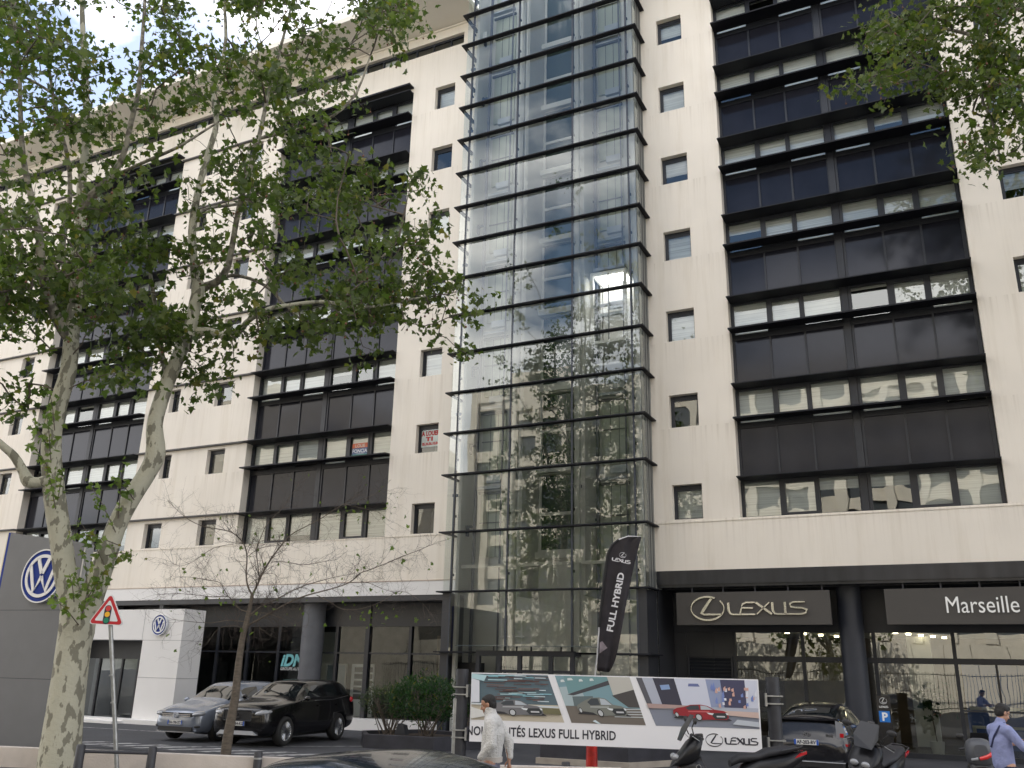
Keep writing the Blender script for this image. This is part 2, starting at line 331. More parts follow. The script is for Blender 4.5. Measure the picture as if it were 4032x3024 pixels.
for x0, x1, k, st in SMALL:
    z0, z1 = zwin(k); bl = 0
    if st == 0 and k >= 1: bl = rnd.choice([1, 1, 1, .6])
    if (x0, k) in ((-12.2, 1), (-12.2, 0), (-2.42, 1), (-12.2, 5)): bl = 0
    if (x0, k) == (-2.42, 0): bl = 1
    small_window(x0, x1, z0, z1-(.05 if st else 0), bl)
# ---- bays
REL = [(.10, 1.17), (1.27, 2.27), (2.34, 3.45), (3.79, 4.84), (4.98, 5.95), (6.07, 7.10)]
def half_window(X, half, z0, z1):
    r = REL[3*half:3*half+3]; a = X+(0.0 if half == 0 else 3.70); c = X+(3.47 if half == 0 else 7.2); y = .4
    f = MB(); f.box(a, c, y-.04, y+.06, z0, z0+.06); f.box(a, c, y-.04, y+.06, z1-.07, z1)
    xs = [a]+[v for q in r for v in (X+q[0], X+q[1])]+[c]
    for i in range(0, 8, 2): f.box(xs[i], xs[i+1], y-.05, y+.06, z0+.06, z1-.07)
    m0, m1 = X+r[1][0], X+r[1][1]; t = .07       # middle light is a casement with a heavier sash
    f.box(m0, m1, y-.07, y-.005, z0+.06, z0+.06+t); f.box(m0, m1, y-.07, y-.005, z1-.07-t*1.3, z1-.07); f.box(m0, m0+t, y-.07, y-.005, z0+.06+t, z1-.07-t*1.3); f.box(m1-t, m1, y-.07, y-.005, z0+.06+t, z1-.07-t*1.3)
    w = f.build('window', M_FRAME, BLD)
    p = MB(); q_ = MB()
    for i, (u, v) in enumerate(r):
        u += X; v += X; dx, dz = rnd.uniform(-.008, .008), rnd.uniform(-.01, .01)
        p.quad((u, y+.02-dx+dz, z0+.05), (v, y+.02+dx+dz, z0+.05), (v, y+.02+dx-dz, z1-.06), (u, y+.02-dx-dz, z1-.06))
        bl = rnd.choice([1, 1, 1, 1, .75, .35, 1, .12]); zz = z1-(z1-z0)*bl
        q_.quad((u-.03, y+.12, zz), (v+.03, y+.12, zz), (v+.03, y+.12, z1), (u-.03, y+.12, z1), 0)
    p.build('pane', M_GLASS, w); q_.build('blind', M_BLIND, w)
for bi, (X, X2) in enumerate(BAYS):
    for k in range(7):
        zb = 6.68+3*k
        for h in (0, 1): half_window(X, h, zb, zb+1.2)
        if k < 6:
            for h in (0, 1):
                r = REL[3*h:3*h+3]; a = X+(0 if h == 0 else 3.70); c = X+(3.47 if h == 0 else 7.2)
                s_ = MB(); y = .40; z0, z1 = zb+1.2, zb+3.0
                s_.box(a, c, y-.03, y+.05, z1-.12, z1-.002); s_.box(a, c, y-.03, y+.05, z0+.002, z0+.1)
                s_.box(a, X+r[0][0]-.02, y-.03, y+.05, z0+.1, z1-.12); s_.box(X+r[2][1], c, y-.03, y+.05, z0+.1, z1-.12)
                for i in (0, 1): mx_ = X+(r[i][1]+r[i+1][0])/2; s_.box(mx_-.03, mx_+.03, y-.03, y+.05, z0+.1, z1-.12)
                s_.box(a, c, y-.045, y-.031, z1-.05, z1-.03)
                for i in range(3):
                    u = X+r[i][0]-.08; v = X+r[i][1]+.08; e = rnd.uniform(-.004, .004); e2 = rnd.uniform(-.006, .006)
                    s_.quad((u, y+.01+e+e2, z0+.08), (v, y+.01-e+e2, z0+.08), (v, y+.01-e-e2, z1-.1), (u, y+.01+e-e2, z1-.1), 1)
                s_.build('spandrel_panel', [M_FRAME, M_SPAN], BLD)
        # blades: B over the window head, A at the sill of the next window
        zB = 7.87+3*k
        bl = MB(); bl.prism([(-.30, zB), (.33, zB-.01), (.33, zB+.05), (-.30, zB+.035)], X+.01, X2-.01, 'x'); bl.build('sun_blade', M_BLADE, BLD)
        if k < 6:
            zA = 9.74+3*k; bl = MB(); bl.prism([(-.31, zA), (.33, zA+.05), (.33, zA+.10), (-.31, zA+.05)], X+.01, X2-.01, 'x'); bl.build('sun_blade', M_BLADE, BLD)
    pi = MB(); pi.box(X+3.48, X+3.69, .34, .46, 6.68, 25.9); pi.build('bay_pillar', M_FRAME, BLD)
    tp = MB(); tp.box(X-.0, X2+.0, -.36, -.002, 26.12, 26.2); tp.build('top_blade', M_BLADE, BLD)
# thin ledges across the plain wall pieces
M_LEDGE = mat('ledge_metal', (.075, .07, .068), .6)
for a, c in ((-26.79, -20.52), (-40.38, -34.22)):
    for k in range(7):
        l_ = MB(); l_.box(a, c, -.13, -.001, 7.90+3*k, 7.96+3*k); l_.build('ledge', M_LEDGE, BLD)
# clerestory strip
x = XL+.5; 
while x < -10.95:
    x2 = min(x+2.64, -10.9); f = MB(); f.box(x, x2, .15, .23, 27.72, 27.77); f.box(x, x2, .15, .23, 28.2, 28.3)
    for q in np.arange(x, x2-.1, .88): f.box(q, q+.06, .15, .23, 27.77, 28.2)
    w = f.build('clerestory_window', M_FRAME, BLD); p = MB(); p.quad((x, .2, 27.75), (x2, .2, 27.75), (x2, .2, 28.22), (x, .2, 28.22)); p.build('pane', M_GLASS, w)
    p = MB(); q = x+.88*rnd.randint(0, 2); p.quad((q, .3, 27.75), (q+.82, .3, 27.75), (q+.82, .3, 28.22), (q, .3, 28.22)); p.build('blind', M_BLIND, w); x = x2
# ---- ground floor, right (dark showroom)
b = MB(); b.box(-3.0, XR, -.06, .45, 4.70, 5.119); b.box(-3.0, XR, -.01, .5, 4.62, 4.70); b.build('fascia_beam', mat('fascia_metal', (.035, .037, .044), .22, metal=.3, var=.3, scale=1.3, stretch=(2, 1, .3)), BLD)
b = MB(); b.box(-3.0, XR, .5, 2.6, 4.60, 4.68); b.build('showroom_soffit', M_ANTH, BLD)
def column(x, y, r, z1, m): c = MB(); c.cyl((x, y, -.02), (x, y, z1), r, 32); c.build('column', m, BLD)
M_COLD = mat('column_dark', (.028, .032, .044), .5, var=.1, scale=3); M_COLG = mat('column_grey', (.12, .125, .14), .6, var=.12, scale=3, bump=.1, bscale=60)
column(2.5, .85, .34, 4.6, M_COLD); column(10.2, .85, .34, 4.6, M_COLD)
column(-16.68, .6, .42, 4.36, M_COLG); column(-27.5, .6, .42, 4.36, M_COLG)
# right shopfront
y = 1.7
f = MB()
f.box(-3.0, XR, y-.06, y+.06, 3.36, 4.6)                      # header behind the boards
f.box(-1.1, XR, y-.06, y+.06, 2.5, 2.66)
for xm in (-1.08, .98, 3.0, 5.1, 7.2, 9.3, 11.4, 13.5): f.box(xm-.05, xm+.05, y-.07, y+.07, 0, 3.36)
for xm in (6.1, 8.2): f.box(xm-.03, xm+.03, y-.04, y+.04, 0, 2.5)
f.box(-1.1, XR, y-.06, y+.06, -.02, .12); f.box(5.1, XR, y-.05, y+.05, 1.25, 1.30)
sf = f.build('shopfront_frame', M_FRAME, BLD)
p = MB(); xs = [-1.05, .95, 3.0, 5.1, 7.2, 9.3, 11.4, 13.5, XR]
for i in range(8):
    for z0, z1 in ((.12, 2.5), (2.66, 3.36)):
        e = rnd.uniform(-.006, .006); p.quad((xs[i], y+e, z0), (xs[i+1], y-e, z0), (xs[i+1], y-e, z1), (xs[i], y+e, z1))
p.build('shop_window', M_SGLASS, BLD)
f = MB(); f.box(-3.0, -1.14, y-.03, y+.05, -.02, 3.36)         # dark metal panels and louvre grille
for xm in (-2.95, -2.62, -1.75): f.box(xm-.02, xm+.02, y-.06, y-.031, 0, 3.36)
f.build('metal_panel', M_ANTH, BLD)
f = MB()
for i in range(16): z = 1.0+i*.1; f.prism([(y-.10, z), (y-.09, z), (y-.035, z+.07), (y-.045, z+.07)], -2.5, -1.2, 'x')
f.box(-2.56, -2.5, y-.11, y-.031, .9, 2.64); f.box(-1.2, -1.14, y-.11, y-.031, .9, 2.64); f.box(-2.5, -1.2, y-.11, y-.031, 2.6, 2.64); f.build('louvre_grille', M_FRAME, BLD)
b = MB(); b.box(-3.035, -3.0, .02, 1.79, 0, 4.6); b.build('side_panel', M_ANTH, BLD)
# interiors
b = MB(); b.box(-3.0, XR, 7.9, 8.1, 0, 4.6); b.box(-3.0, XR, 1.9, 8, -.015, .02, 1); b.box(-3.0, XR, 1.9, 7.9, 3.46, 3.6, 2); b.box(-3.05, -3.0, 1.8, 8, 0, 4.6)
b.box(5.2, 9.6, 6.5, 7.4, 0, 2.6, 3); b.box(3.7, 4.4, 5.0, 5.4, .1, 3.4, 4); b.box(-.6, 2.2, 7.2, 7.3, 0, 3.2, 5)
b.build('showroom_interior', [mat('brown_wall', (.17, .13, .095), .8, var=.2), mat('shop_floor', (.20, .19, .18), .25, var=.1), M_PALE, mat('blue_panel', (.05, .12, .42), .5, var=.2, scale=.8), M_PALE, mat('olive_wall', (.22, .18, .11), .8, var=.3)], BLD)
M_LAMP = mat('downlight', (1, .85, .55), emit=6)
for i in range(6):
    b = MB(); b.cyl((-.1+i*.40, 2.3+i*.85, 3.40), (-.1+i*.40, 2.3+i*.85, 3.458), .075, 10); b.build('ceiling_lamp', M_LAMP, BLD)
    b = MB(); b.cyl((3.2+i*.32, 2.3+i*.85, 3.40), (3.2+i*.32, 2.3+i*.85, 3.458), .075, 10); b.build('ceiling_lamp', M_LAMP, BLD)
# ---- ground floor, left
b = MB(); b.box(XL, -10.2, -.02, .4, 4.36, 4.548); b.build('fascia_beam', M_ANTH, BLD)
y = 1.0
f = MB(); f.box(-24, -10.25, y-.05, y+.06, 3.53, 4.35)
for xm in (-23, -21.7, -20.1, -18.55, -17.2, -15.8, -14.42, -12.55, -11.1): f.box(xm-.06, xm+.06, y-.08, y+.08, .34, 3.53)
f.box(-24, -10.25, y-.06, y+.06, 2.55, 2.61); f.box(-14.5, -14.32, y-.1, y+.12, .34, 4.35); f.build('shopfront_frame', M_FRAME, BLD)
p = MB(); xs = [-23, -21.7, -20.1, -18.55, -17.2, -15.8, -14.42, -12.55, -11.1, -10.3]
for i in range(9):
    for z0, z1 in ((.36, 2.55), (2.61, 3.53)):
        e = rnd.uniform(-.006, .006); p.quad((xs[i], y+e, z0), (xs[i+1], y-e, z0), (xs[i+1], y-e, z1), (xs[i], y+e, z1))
p.build('shop_window', M_LGLASS, BLD)
b = MB(); b.box(-24, -9.9, .05, 8, -.02, .34); b.box(-24, -10.2, 1.1, 7.9, .341, .36, 1); b.build('plinth', [M_WHITE, mat('shop_floor', (.2, .19, .18), .25)], BLD)
b = MB(); b.box(-50, -10.2, 7.9, 8.1, 0, 4.5); b.box(-24.2, -24, 0, 8, 0, 4.4); b.box(-10.24, -10.2, .05, 2.5, .34, 4.4); b.box(-14.2, -11.6, 5.6, 5.8, .36, 3.4, 1); b.box(-13.9, -11.2, 5.5, 5.59, 2.0, 2.9, 2)
b.box(-20.2, -18.6, 4.6, 4.8, .36, 3.5, 3); b.box(-24, -10.3, 1.2, 7.9, 3.9, 4.0)
b.build('showroom_interior', [mat('dim_wall', (.10, .10, .10), .8, var=.3), mat('shop_tan', (.30, .24, .19), .8), mat('shop_blue', (.05, .08, .16), .6), M_PALE], BLD)
b = MB(); b.box(XL, -24.2, 1.0, 1.1, 0, 4.4); b.build('blank_shopfront', M_ANTH, BLD)
# ================================================================== GLASS LIFT TOWER
TWR = empty('glass_lift_tower', (-6.6, -1, 0), label='projecting glass lift tower with black horizontal bands rising in front of the cream block', cat='lift tower')
TWR.location = (0, 0, 0)
TX0, TX1, TY = -10.15, -3.04, -1.0
LZ = [2.63, 4.56, 6.54]+[8.53+1.5*i for i in range(16)]
for z in LZ:
    b = MB(); h = .04
    for (x0, x1, y0, y1) in ((TX0-.16, TX1+.16, TY-.17, TY-.02), (TX1+.004, TX1+.16, TY-.02, -.002), (TX0-.16, TX0-.004, TY-.02, -.002)):
        b.box(x0, x1, y0, y1, z-h, z)
    b.box(TX0, TX1, TY-.019, TY+.05, z-h-.01, z+.01); b.build('band', M_BLADE, TWR)
MULL = [-9.86, -7.77, -5.47, -3.33]
for i, xm in enumerate(MULL):
    b = MB(); w = .028 if True else .02
    b.box(xm-w, xm+w, TY+.01, TY+.10, 0, 31.1); b.build('mullion', mat('mullion_blue', (.035, .042, .058), .4), TWR)
    b = MB(); b.box(xm+.05, xm+.16, TY+.25, TY+.42, 0, 31.1); b.build('inner_post', M_PALE, TWR)
rows = [0.05]+LZ
cols = [TX0]+MULL+[TX1]
for j in range(len(rows)-1):
    p = MB()
    for i in range(5):
        e, e2 = rnd.uniform(-.010, .010), rnd.uniform(-.011, .011)
        if i in (0, 4): e = e2 = 0
        z0, z1 = rows[j]+.01, rows[j+1]-.07
        if j == 0 and i in (1, 2): z0 = 2.5
        if i in (0, 4) and j < 2: continue
        p.quad((cols[i]+.02, TY+e+e2+.02, z0), (cols[i+1]-.02, TY-e+e2+.02, z0), (cols[i+1]-.02, TY-e-e2+.02, z1), (cols[i]+.02, TY+e-e2+.02, z1))
        for q in ((cols[i]+.06, z0+.5), (cols[i]+.06, z1-.35)):
            if i: pass
    p.build('glass_pane', M_TGLASS, TWR)
    if j >= 2:
        p = MB(); z0, z1 = rows[j]+.01, rows[j+1]-.07
        p.quad((TX1, TY+.03, z0), (TX1, TY+.34, z0), (TX1, TY+.34, z1), (TX1, TY+.03, z1)); p.build('side_pane', M_TGLASS, TWR); p = MB(); p.quad((TX0, TY+.03, z0), (TX0, -.01, z0), (TX0, -.01, z1), (TX0, TY+.03, z1)); p.build('side_pane', M_TGLASS, TWR)
b = MB(); b.box(TX1-.04, TX1, TY+.36, -.002, 4.5, 31.1)
for yy in (-.45, -.2): b.box(TX1, TX1+.012, yy-.01, yy+.01, 4.5, 31.1, 1)
b.build('side_cladding', [M_CLAD, M_FRAME], TWR)
for x0, x1 in ((TX0, TX0+.28), (TX1-.3, TX1+.003)):
    b = MB(); b.box(x0, x1, TY+.02, .02, 0, 4.5); b.build('corner_post', M_ANTH, TWR)
# clips on the mullions
b = MB()
for xm in MULL[:4]:
    for z in rows[2:]: b.box(xm+.028, xm+.06, TY+.06, TY+.14, z+.5, z+.58)
b.build('glass_clip', M_FRAME, TWR)['kind'] = 'stuff'
# interior
YB = 1.0
b = MB(); b.box(TX0, TX1, YB, YB+.15, 0, 31); b.box(TX0-.04, TX0-.0, .02, YB, 0, 31); b.box(TX1+.0, TX1+.03, .02, YB, 0, 31)
b.build('back_wall', M_PALE, TWR)
for xm in (-7.62, -5.32):
    b = MB(); b.box(xm, xm+.1, -.45, YB-.002, 4.4, 31); b.build('shaft_wall', M_PALE, TWR)
M_DGL = mat('landing_glass', (.05, .075, .07), .12, spec=.7)
for k in range(-1, 8):
    z = 9.0+3*k; x0, x1 = -7.50, -6.20
    b = MB(); b.box(x0, x1, YB-.16, YB-.002, z-.30, z+.06); b.box(x0, x0+.09, YB-.1, YB-.002, z+.06, z+2.68); b.box(x0+.09, x1, YB-.1, YB-.002, z+1.25, z+1.36); b.box(x0-.10, x1, YB-.34, YB-.162, z-.26, z-.04); b.build('landing_frame', M_PALE, TWR)
    b = MB(); b.box(x0+.09, x1, YB-.05, YB-.003, z+.06, z+1.25); b.box(x0+.09, x1, YB-.05, YB-.003, z+1.36, z+2.68); b.build('landing_window', M_DGL, TWR)
    for x0 in (-9.83, -5.12):      # lift landing doors in both shafts
        b = MB(); b.box(x0, x0+.95, YB-.1, YB-.002, z-.1, z+2.15)
        for q in (.32, .64): b.box(x0+q, x0+q+.02, YB-.115, YB-.101, z-.1, z+2.15, 1)
        b.box(x0, x0+.95, YB-.16, YB-.116, z+1.1, z+1.13, 1); b.box(x0-.06, x0+1.0, YB-.2, YB-.101, z+2.16, z+2.24, 1); b.box(x0-.06, x0+1.0, YB-.4, YB-.201, z+2.30, z+2.40, 2); b.box(x0+.45, x0+1.0, YB-.55, YB-.402, z+2.48, z+2.74, 2)
        b.build('landing_door', [mat('door_green_grey', (.44, .48, .40), .55), mat('door_joint', (.12, .13, .14), .5), mat('bracket_grey', (.40, .44, .48), .5)], TWR)
        b = MB(); b.box(x0-.30, x0-.08, YB-.55, YB-.48, z+.9, z+.98); b.box(x0-.30, x0-.22, YB-.6, YB-.48, z+.6, z+.98); b.box(x0-.5, x0-.3, -.3, -.22, z+1.9, z+2.0); b.build('rail_bracket', mat('bracket_blue', (.05, .08, .13), .5), TWR)
for x0 in (-9.83, -5.12):
    for dx in (-.07, .99):
        b = MB(); b.box(x0+dx, x0+dx+(.09 if dx < 0 else .04), YB-.5, YB-.41, 0, 31); b.build('guide_rail', mat('rail_grey', (.13, .14, .17), .4), TWR)
# lift car in the right shaft
car = MB(); x0, x1, z0, z1 = -5.05, -3.72, 13.0, 15.6; y0, y1 = -.3, .78
car.box(x0, x1, y0, y1, z0-.1, z0); car.box(x0, x1, y0, y1, z1-.08, z1)
for xx in (x0, x1-.10): car.box(xx, xx+.10, y0, y0+.08, z0, z1-.081); car.box(xx+.01, xx+.05, y1-.1, y1-.002, z0, z1-.081)
car.box((x0+x1)/2-.02, (x0+x1)/2+.02, y0+.01, y0+.05, z0, z1-.081, 1); car.box(x0+.101, x1-.101, y0+.012, y0+.06, z0+1.25, z0+1.36, 1); car.box(x0+.1, x1-.1, y1-.06, y1-.003, z0, z1-.081)
car.box(x0+.1, x1-.1, y0+.1, y0+.5, z1+.1, z1+.22, 1); car.box(x0-.06, x0-.02, .1, .2, z0-.6, z1+.8, 1); car.box(x1+.02, x1+.06, .1, .2, z0-.6, z1+.8, 1)
lc = car.build('lift_car', [mat('car_white', (.9, .9, .88), .5), mat('car_frame', (.30, .31, .32), .35, metal=.5)], TWR)
p = MB(); p.quad((x0+.1, y0+.2, z1-.09), (x0+.1, y1-.1, z1-.09), (x1-.1, y1-.1, z1-.09), (x1-.1, y0+.2, z1-.09)); p.build('lamp_panel', mat('lift_light', (1, .98, .93), emit=4), lc)
p = MB(); p.box(x0+.2, x1-.15, -.5, .35, 12.0, 12.08); p.build('pit_tray', mat('white_tray', (.88, .88, .88), .5), lc)
# interior floor rail near ground
b = MB(); b.box(TX0+.2, TX1-.2, -.6, -.5, 5.35, 5.46); b.build('inner_beam', M_PALE, TWR)
b = MB()
for zz in (3.15, 3.95): b.tube([(-8.6, .3, zz), (-7.7, .3, zz)], .03, 6)
for xx in (-8.55, -8.2, -7.8): b.tube([(xx, .3, 2.8), (xx, .3, 3.95)], .025, 6)
b.build('inner_railing', mat('white_rail', (.8, .8, .8), .4), TWR)
b = MB(); b.box(TX0, TX1, -.9, .99, -.01, .03); b.build('lobby_floor', mat('lobby_stone', (.3, .3, .28), .3), TWR)
# entrance porch
ey = -1.5
b = MB(); b.box(-8.5, -5.15, ey-.06, ey+.08, 2.50, 2.66); b.box(-8.5, -5.15, ey+.1, TY, 2.52, 2.62)
for xx in (-8.5, -7.75, -7.05, -6.0, -5.3): b.box(xx, xx+.13, ey-.05, ey+.08, 0, 2.5)
b.box(-7.75, -5.3, ey-.04, ey+.06, 2.02, 2.1)
for xx in (-7.9, -7.1, -6.6, -5.6): b.cyl((xx, ey, 2.66), (xx, ey, 2.78), .03, 8)
b.build('entrance_frame', M_FRAME, TWR)
b = MB(); b.box(-9.1, -4.6, ey-.35, TY+.0, 2.785, 2.80); b.build('entrance_canopy', mat('canopy_glass', (.12, .15, .16), .1, spec=.7), TWR)
p = MB()
for a, c in ((-7.6, -7.05), (-6.9, -6.0), (-5.87, -5.3)): p.quad((a, ey, .05), (c, ey, .05), (c, ey, 2.0), (a, ey, 2.0)); p.quad((a, ey, 2.1), (c, ey, 2.1), (c, ey, 2.5), (a, ey, 2.5))
p.build('entrance_door', M_SGLASS, TWR)
b = MB(); b.box(-9.9, -9.1, -.3, .2, .04, 2.3); b.build('utility_cabinet', M_ANTH, TWR)

# ================================================================== ACROSS THE STREET (seen as reflections in the glass)
OPP = empty('opposite_building', label='cream block with vertical fins across the street, mirrored in the window glass', cat='building')
M_CREAM = mat('cream_concrete', (.74, .68, .58), .85, var=.1, scale=.5); M_OWIN = mat('far_window', (.07, .08, .09), .2, spec=.6)
b = MB(); b.box(-36, 70, -58, -50.6, 0, 26.5); b.box(-36, 70, -58, -50, 26.5, 29.0, 1)
b.build('wall', [M_OWIN, M_CREAM], OPP)
b = MB()
for i in range(40): b.box(-36+i*2.7, -35.3+i*2.7, -50.6, -49.9, 5, 26.5)
b.build('fin', M_CREAM, OPP)['kind'] = 'stuff'
b = MB()
for i in range(8): b.box(-36, 70, -50.6, -50.35, 4.6+i*3, 5.7+i*3)
b.build('floor_band', M_CREAM, OPP)
OPB = MB(); OPB.prism([(-70, 0), (-40, 0), (-40, 22), (-46, 27), (-52, 30), (-70, 30)], -60, -44, 'y'); OPB.box(-56, -50, -44.2, -43.99, 24, 26, 1)
tag(OPB.build('angular_block', [M_CREAM, M_OWIN]), 'angular cream block with sloping parapet across the street, mirrored in the glass tower', 'building')
b = MB(); b.box(-40, 60, -41.6, -41.3, 0, 4.6)
for i in range(50): b.box(-40+i*2, -39.97+i*2, -41.3, -41.28, .6, 4.6, 1)
tag(b.build('concrete_parapet', [M_CREAM, M_FRAME]), 'long sunlit cream wall across the street, seen only mirrored in the showroom glass', 'wall')
b = MB()
for i in range(340): b.box(-40+i*.22, -39.97+i*.22, -39.05, -39.02, .1, 2.7)
b.box(-40, 35, -39.06, -39.01, 2.5, 2.56); b.box(-40, 35, -39.06, -39.01, .3, .36)
tag(b.build('railing_fence', M_FRAME), 'dark upright bar fence across the street, seen only mirrored in the showroom glass', 'fence')
# ================================================================== TREES
M_BARK = mat('plane_bark', (.44, .425, .335), .85, c2=(.20, .19, .145), thr=(.44, .47), scale=4.6, stretch=(1.4, 1.4, .7), detail=9, bump=1, bscale=14)
M_TWIG = mat('twig_bark', (.13, .105, .085), .85, var=.3, scale=8)
def leafmat(name, a, b_):
    m = bpy.data.materials.new(name); m.use_nodes = True; t = m.node_tree; t.nodes.clear()
    o = t.nodes.new('ShaderNodeOutputMaterial'); p = t.nodes.new('ShaderNodeBsdfPrincipled'); tr = t.nodes.new('ShaderNodeBsdfTranslucent'); mx_ = t.nodes.new('ShaderNodeMixShader')
    mx_.inputs[0].default_value = .46; p.inputs['Roughness'].default_value = .45; p.inputs['Specular IOR Level'].default_value = .35
    gi = t.nodes.new('ShaderNodeNewGeometry'); r = t.nodes.new('ShaderNodeValToRGB')
    r.color_ramp.elements[0].color = (*a, 1); r.color_ramp.elements[1].color = (*b_, 1)
    e = r.color_ramp.elements.new(.93); e.color = (*b_, 1); r.color_ramp.elements[-1].color = (.20, .17, .04, 1)
    t.links.new(gi.outputs['Random Per Island'], r.inputs['Fac']); t.links.new(r.outputs['Color'], p.inputs['Base Color'])
    g_ = t.nodes.new('ShaderNodeMixRGB'); g_.blend_type = 'MULTIPLY'; g_.inputs[0].default_value = 1; g_.inputs[2].default_value = (1.15, 1.5, .55, 1)
    t.links.new(r.outputs['Color'], g_.inputs[1]); t.links.new(g_.outputs[0], tr.inputs['Color'])
    t.links.new(p.outputs[0], mx_.inputs[1]); t.links.new(tr.outputs[0], mx_.inputs[2]); t.links.new(mx_.outputs[0], o.inputs['Surface']); MATS[name] = m; return m
M_LEAF = leafmat('plane_leaf', (.046, .070, .022), (.125, .155, .045))
M_FRUIT = mat('plane_fruit', (.16, .075, .045), .8)
# five lobed leaf outline around its stem point, with notches (x across, y along)
LEAF = [(0, 0), (.20, .06), (.46, .02), (.36, .26), (.62, .48), (.30, .52), (.22, .66), (0, 1.0), (-.22, .66), (-.30, .52), (-.62, .48), (-.36, .26), (-.46, .02), (-.20, .06)]
LEAFF = [(0, 1, 2, 3), (0, 3, 4, 5), (0, 5, 6, 7), (0, 7, 8, 9), (0, 9, 10, 11), (0, 11, 12, 13)]
def leaf_arrays(P, R, size, rs):
    n = len(P); lf = np.array(LEAF)
    d = rs.normal(size=(n, 3)); d[:, 2] = d[:, 2]*.6-.55; d /= np.linalg.norm(d, axis=1)[:, None]          # leaf axis droops
    q = rs.normal(size=(n, 3)); q[:, 2] *= .7
    x = np.cross(d, q); x /= np.linalg.norm(x, axis=1)[:, None]; nrm = np.cross(x, d)
    s = size*rs.uniform(.45, 1.35, n)
    fold = .16*np.abs(lf[:, 0])-.18*lf[:, 1]**2
    V = P[:, None, :] + s[:, None, None]*(lf[None, :, 0, None]*x[:, None, :]*1.05 + lf[None, :, 1, None]*d[:, None, :] + fold[None, :, None]*nrm[:, None, :])
    return V.reshape(-1, 3)
def leafmesh(name, P, size, m, parent, seed=1, fruits=None):
    rs = np.random.RandomState(seed); n = len(P); V = leaf_arrays(np.array(P), None, size, rs)
    F = (np.array(LEAFF)[None]+np.arange(n)[:, None, None]*14).reshape(-1, 4)
    me = bpy.data.meshes.new(name); me.vertices.add(len(V)); me.vertices.foreach_set('co', V.ravel()); me.loops.add(F.size); me.polygons.add(len(F))
    me.loops.foreach_set('vertex_index', F.ravel()); me.polygons.foreach_set('loop_start', np.arange(0, F.size, 4)); me.polygons.foreach_set('loop_total', np.full(len(F), 4))
    me.materials.append(m); me.update(); me.validate()
    o = bpy.data.objects.new(name, me); COL.objects.link(o); o.parent = parent; return o
class Skel:                    # a growing tree skeleton; radius follows the number of twigs carried
    def __init__(s): s.p = []; s.par = []; s.r0 = []
    def line(s, pts, rad, start=None, sub=.45, wob=.0):
        idx = start; prev = s.p[start] if start is not None else None
        for i, q in enumerate(pts):
            q = Vector(q); r = rad[i] if hasattr(rad, '__len__') else rad
            if prev is not None:
                n = max(1, int((q-prev).length/sub)); rp = s.r0[idx] if idx is not None and i > 0 else r
                for k in range(1, n+1):
                    t = k/n; pt = prev.lerp(q, t)
                    if wob and k < n: pt += Vector((rnd.gauss(0, wob), rnd.gauss(0, wob), rnd.gauss(0, wob)))
                    s.p.append(pt); s.par.append(idx); s.r0.append(rp+(r-rp)*t); idx = len(s.p)-1
            else: s.p.append(q); s.par.append(-1); s.r0.append(r); idx = len(s.p)-1
            prev = q
        return idx
    def near(s, q): return min(range(len(s.p)), key=lambda i: (s.p[i]-q).length_squared)
def polys(path, H):            # v-space polyline + horizontal distance -> 3D
    return [vH(a[0], a[1], (a[2] if len(a) > 2 else H)) for a in path]
def grow(sk, targets, r_tw=.006, up=.15, tips=None):
    """connect every leaf cluster to the nearest wood by a curved twig"""
    P = np.array([p[:] for p in sk.p]); P = np.vstack([P, np.zeros((len(targets)*6+10, 3))]); n = len(sk.p)
    T = np.array([t[:] for t in targets]); d0 = np.array([np.min(np.sum((P[:n]-t)**2, axis=1)) for t in T])
    paths = []
    for i in np.argsort(d0):
        t = T[i]; dd = np.sum((P[:n]-t)**2, axis=1)
        pen = dd*(1+.6*np.clip(P[:n, 2]-t[2], -.2, 2))     # prefer growing upwards / outwards
        j = int(np.argmin(pen)); a = Vector(P[j]); b_ = Vector(t); L_ = (b_-a).length
        if L_ > 3.2: continue
        m = a.lerp(b_, .5)+Vector((rnd.gauss(0, .06), rnd.gauss(0, .06), -up*.4+rnd.uniform(.0, .18)))*L_*.8
        pts = [a, a.lerp(m, .55).lerp(m, .3), m, m.lerp(b_, .55), b_]; prev = j
        for q in pts[1:]:
            sk.p.append(q); sk.par.append(prev); sk.r0.append(0); P[n] = q[:]; prev = n; n += 1
        paths.append((j, list(range(n-4, n))))
    cnt = [0]*len(sk.p)
    for j, ids in paths: cnt[ids[-1]] += 1
    for i in range(len(sk.p)-1, -1, -1):
        if sk.par[i] >= 0: cnt[sk.par[i]] += cnt[i]
    b_ = MB()
    for j, ids in paths:
        ch = [j]+ids; b_.tube([sk.p[i] for i in ch], [max(r_tw, r_tw*.9*math.sqrt(max(cnt[i], 1))) if i != j else max(r_tw, r_tw*.9*math.sqrt(max(cnt[ids[0]], 1))) for i in ch], 4, caps=False)
    return b_
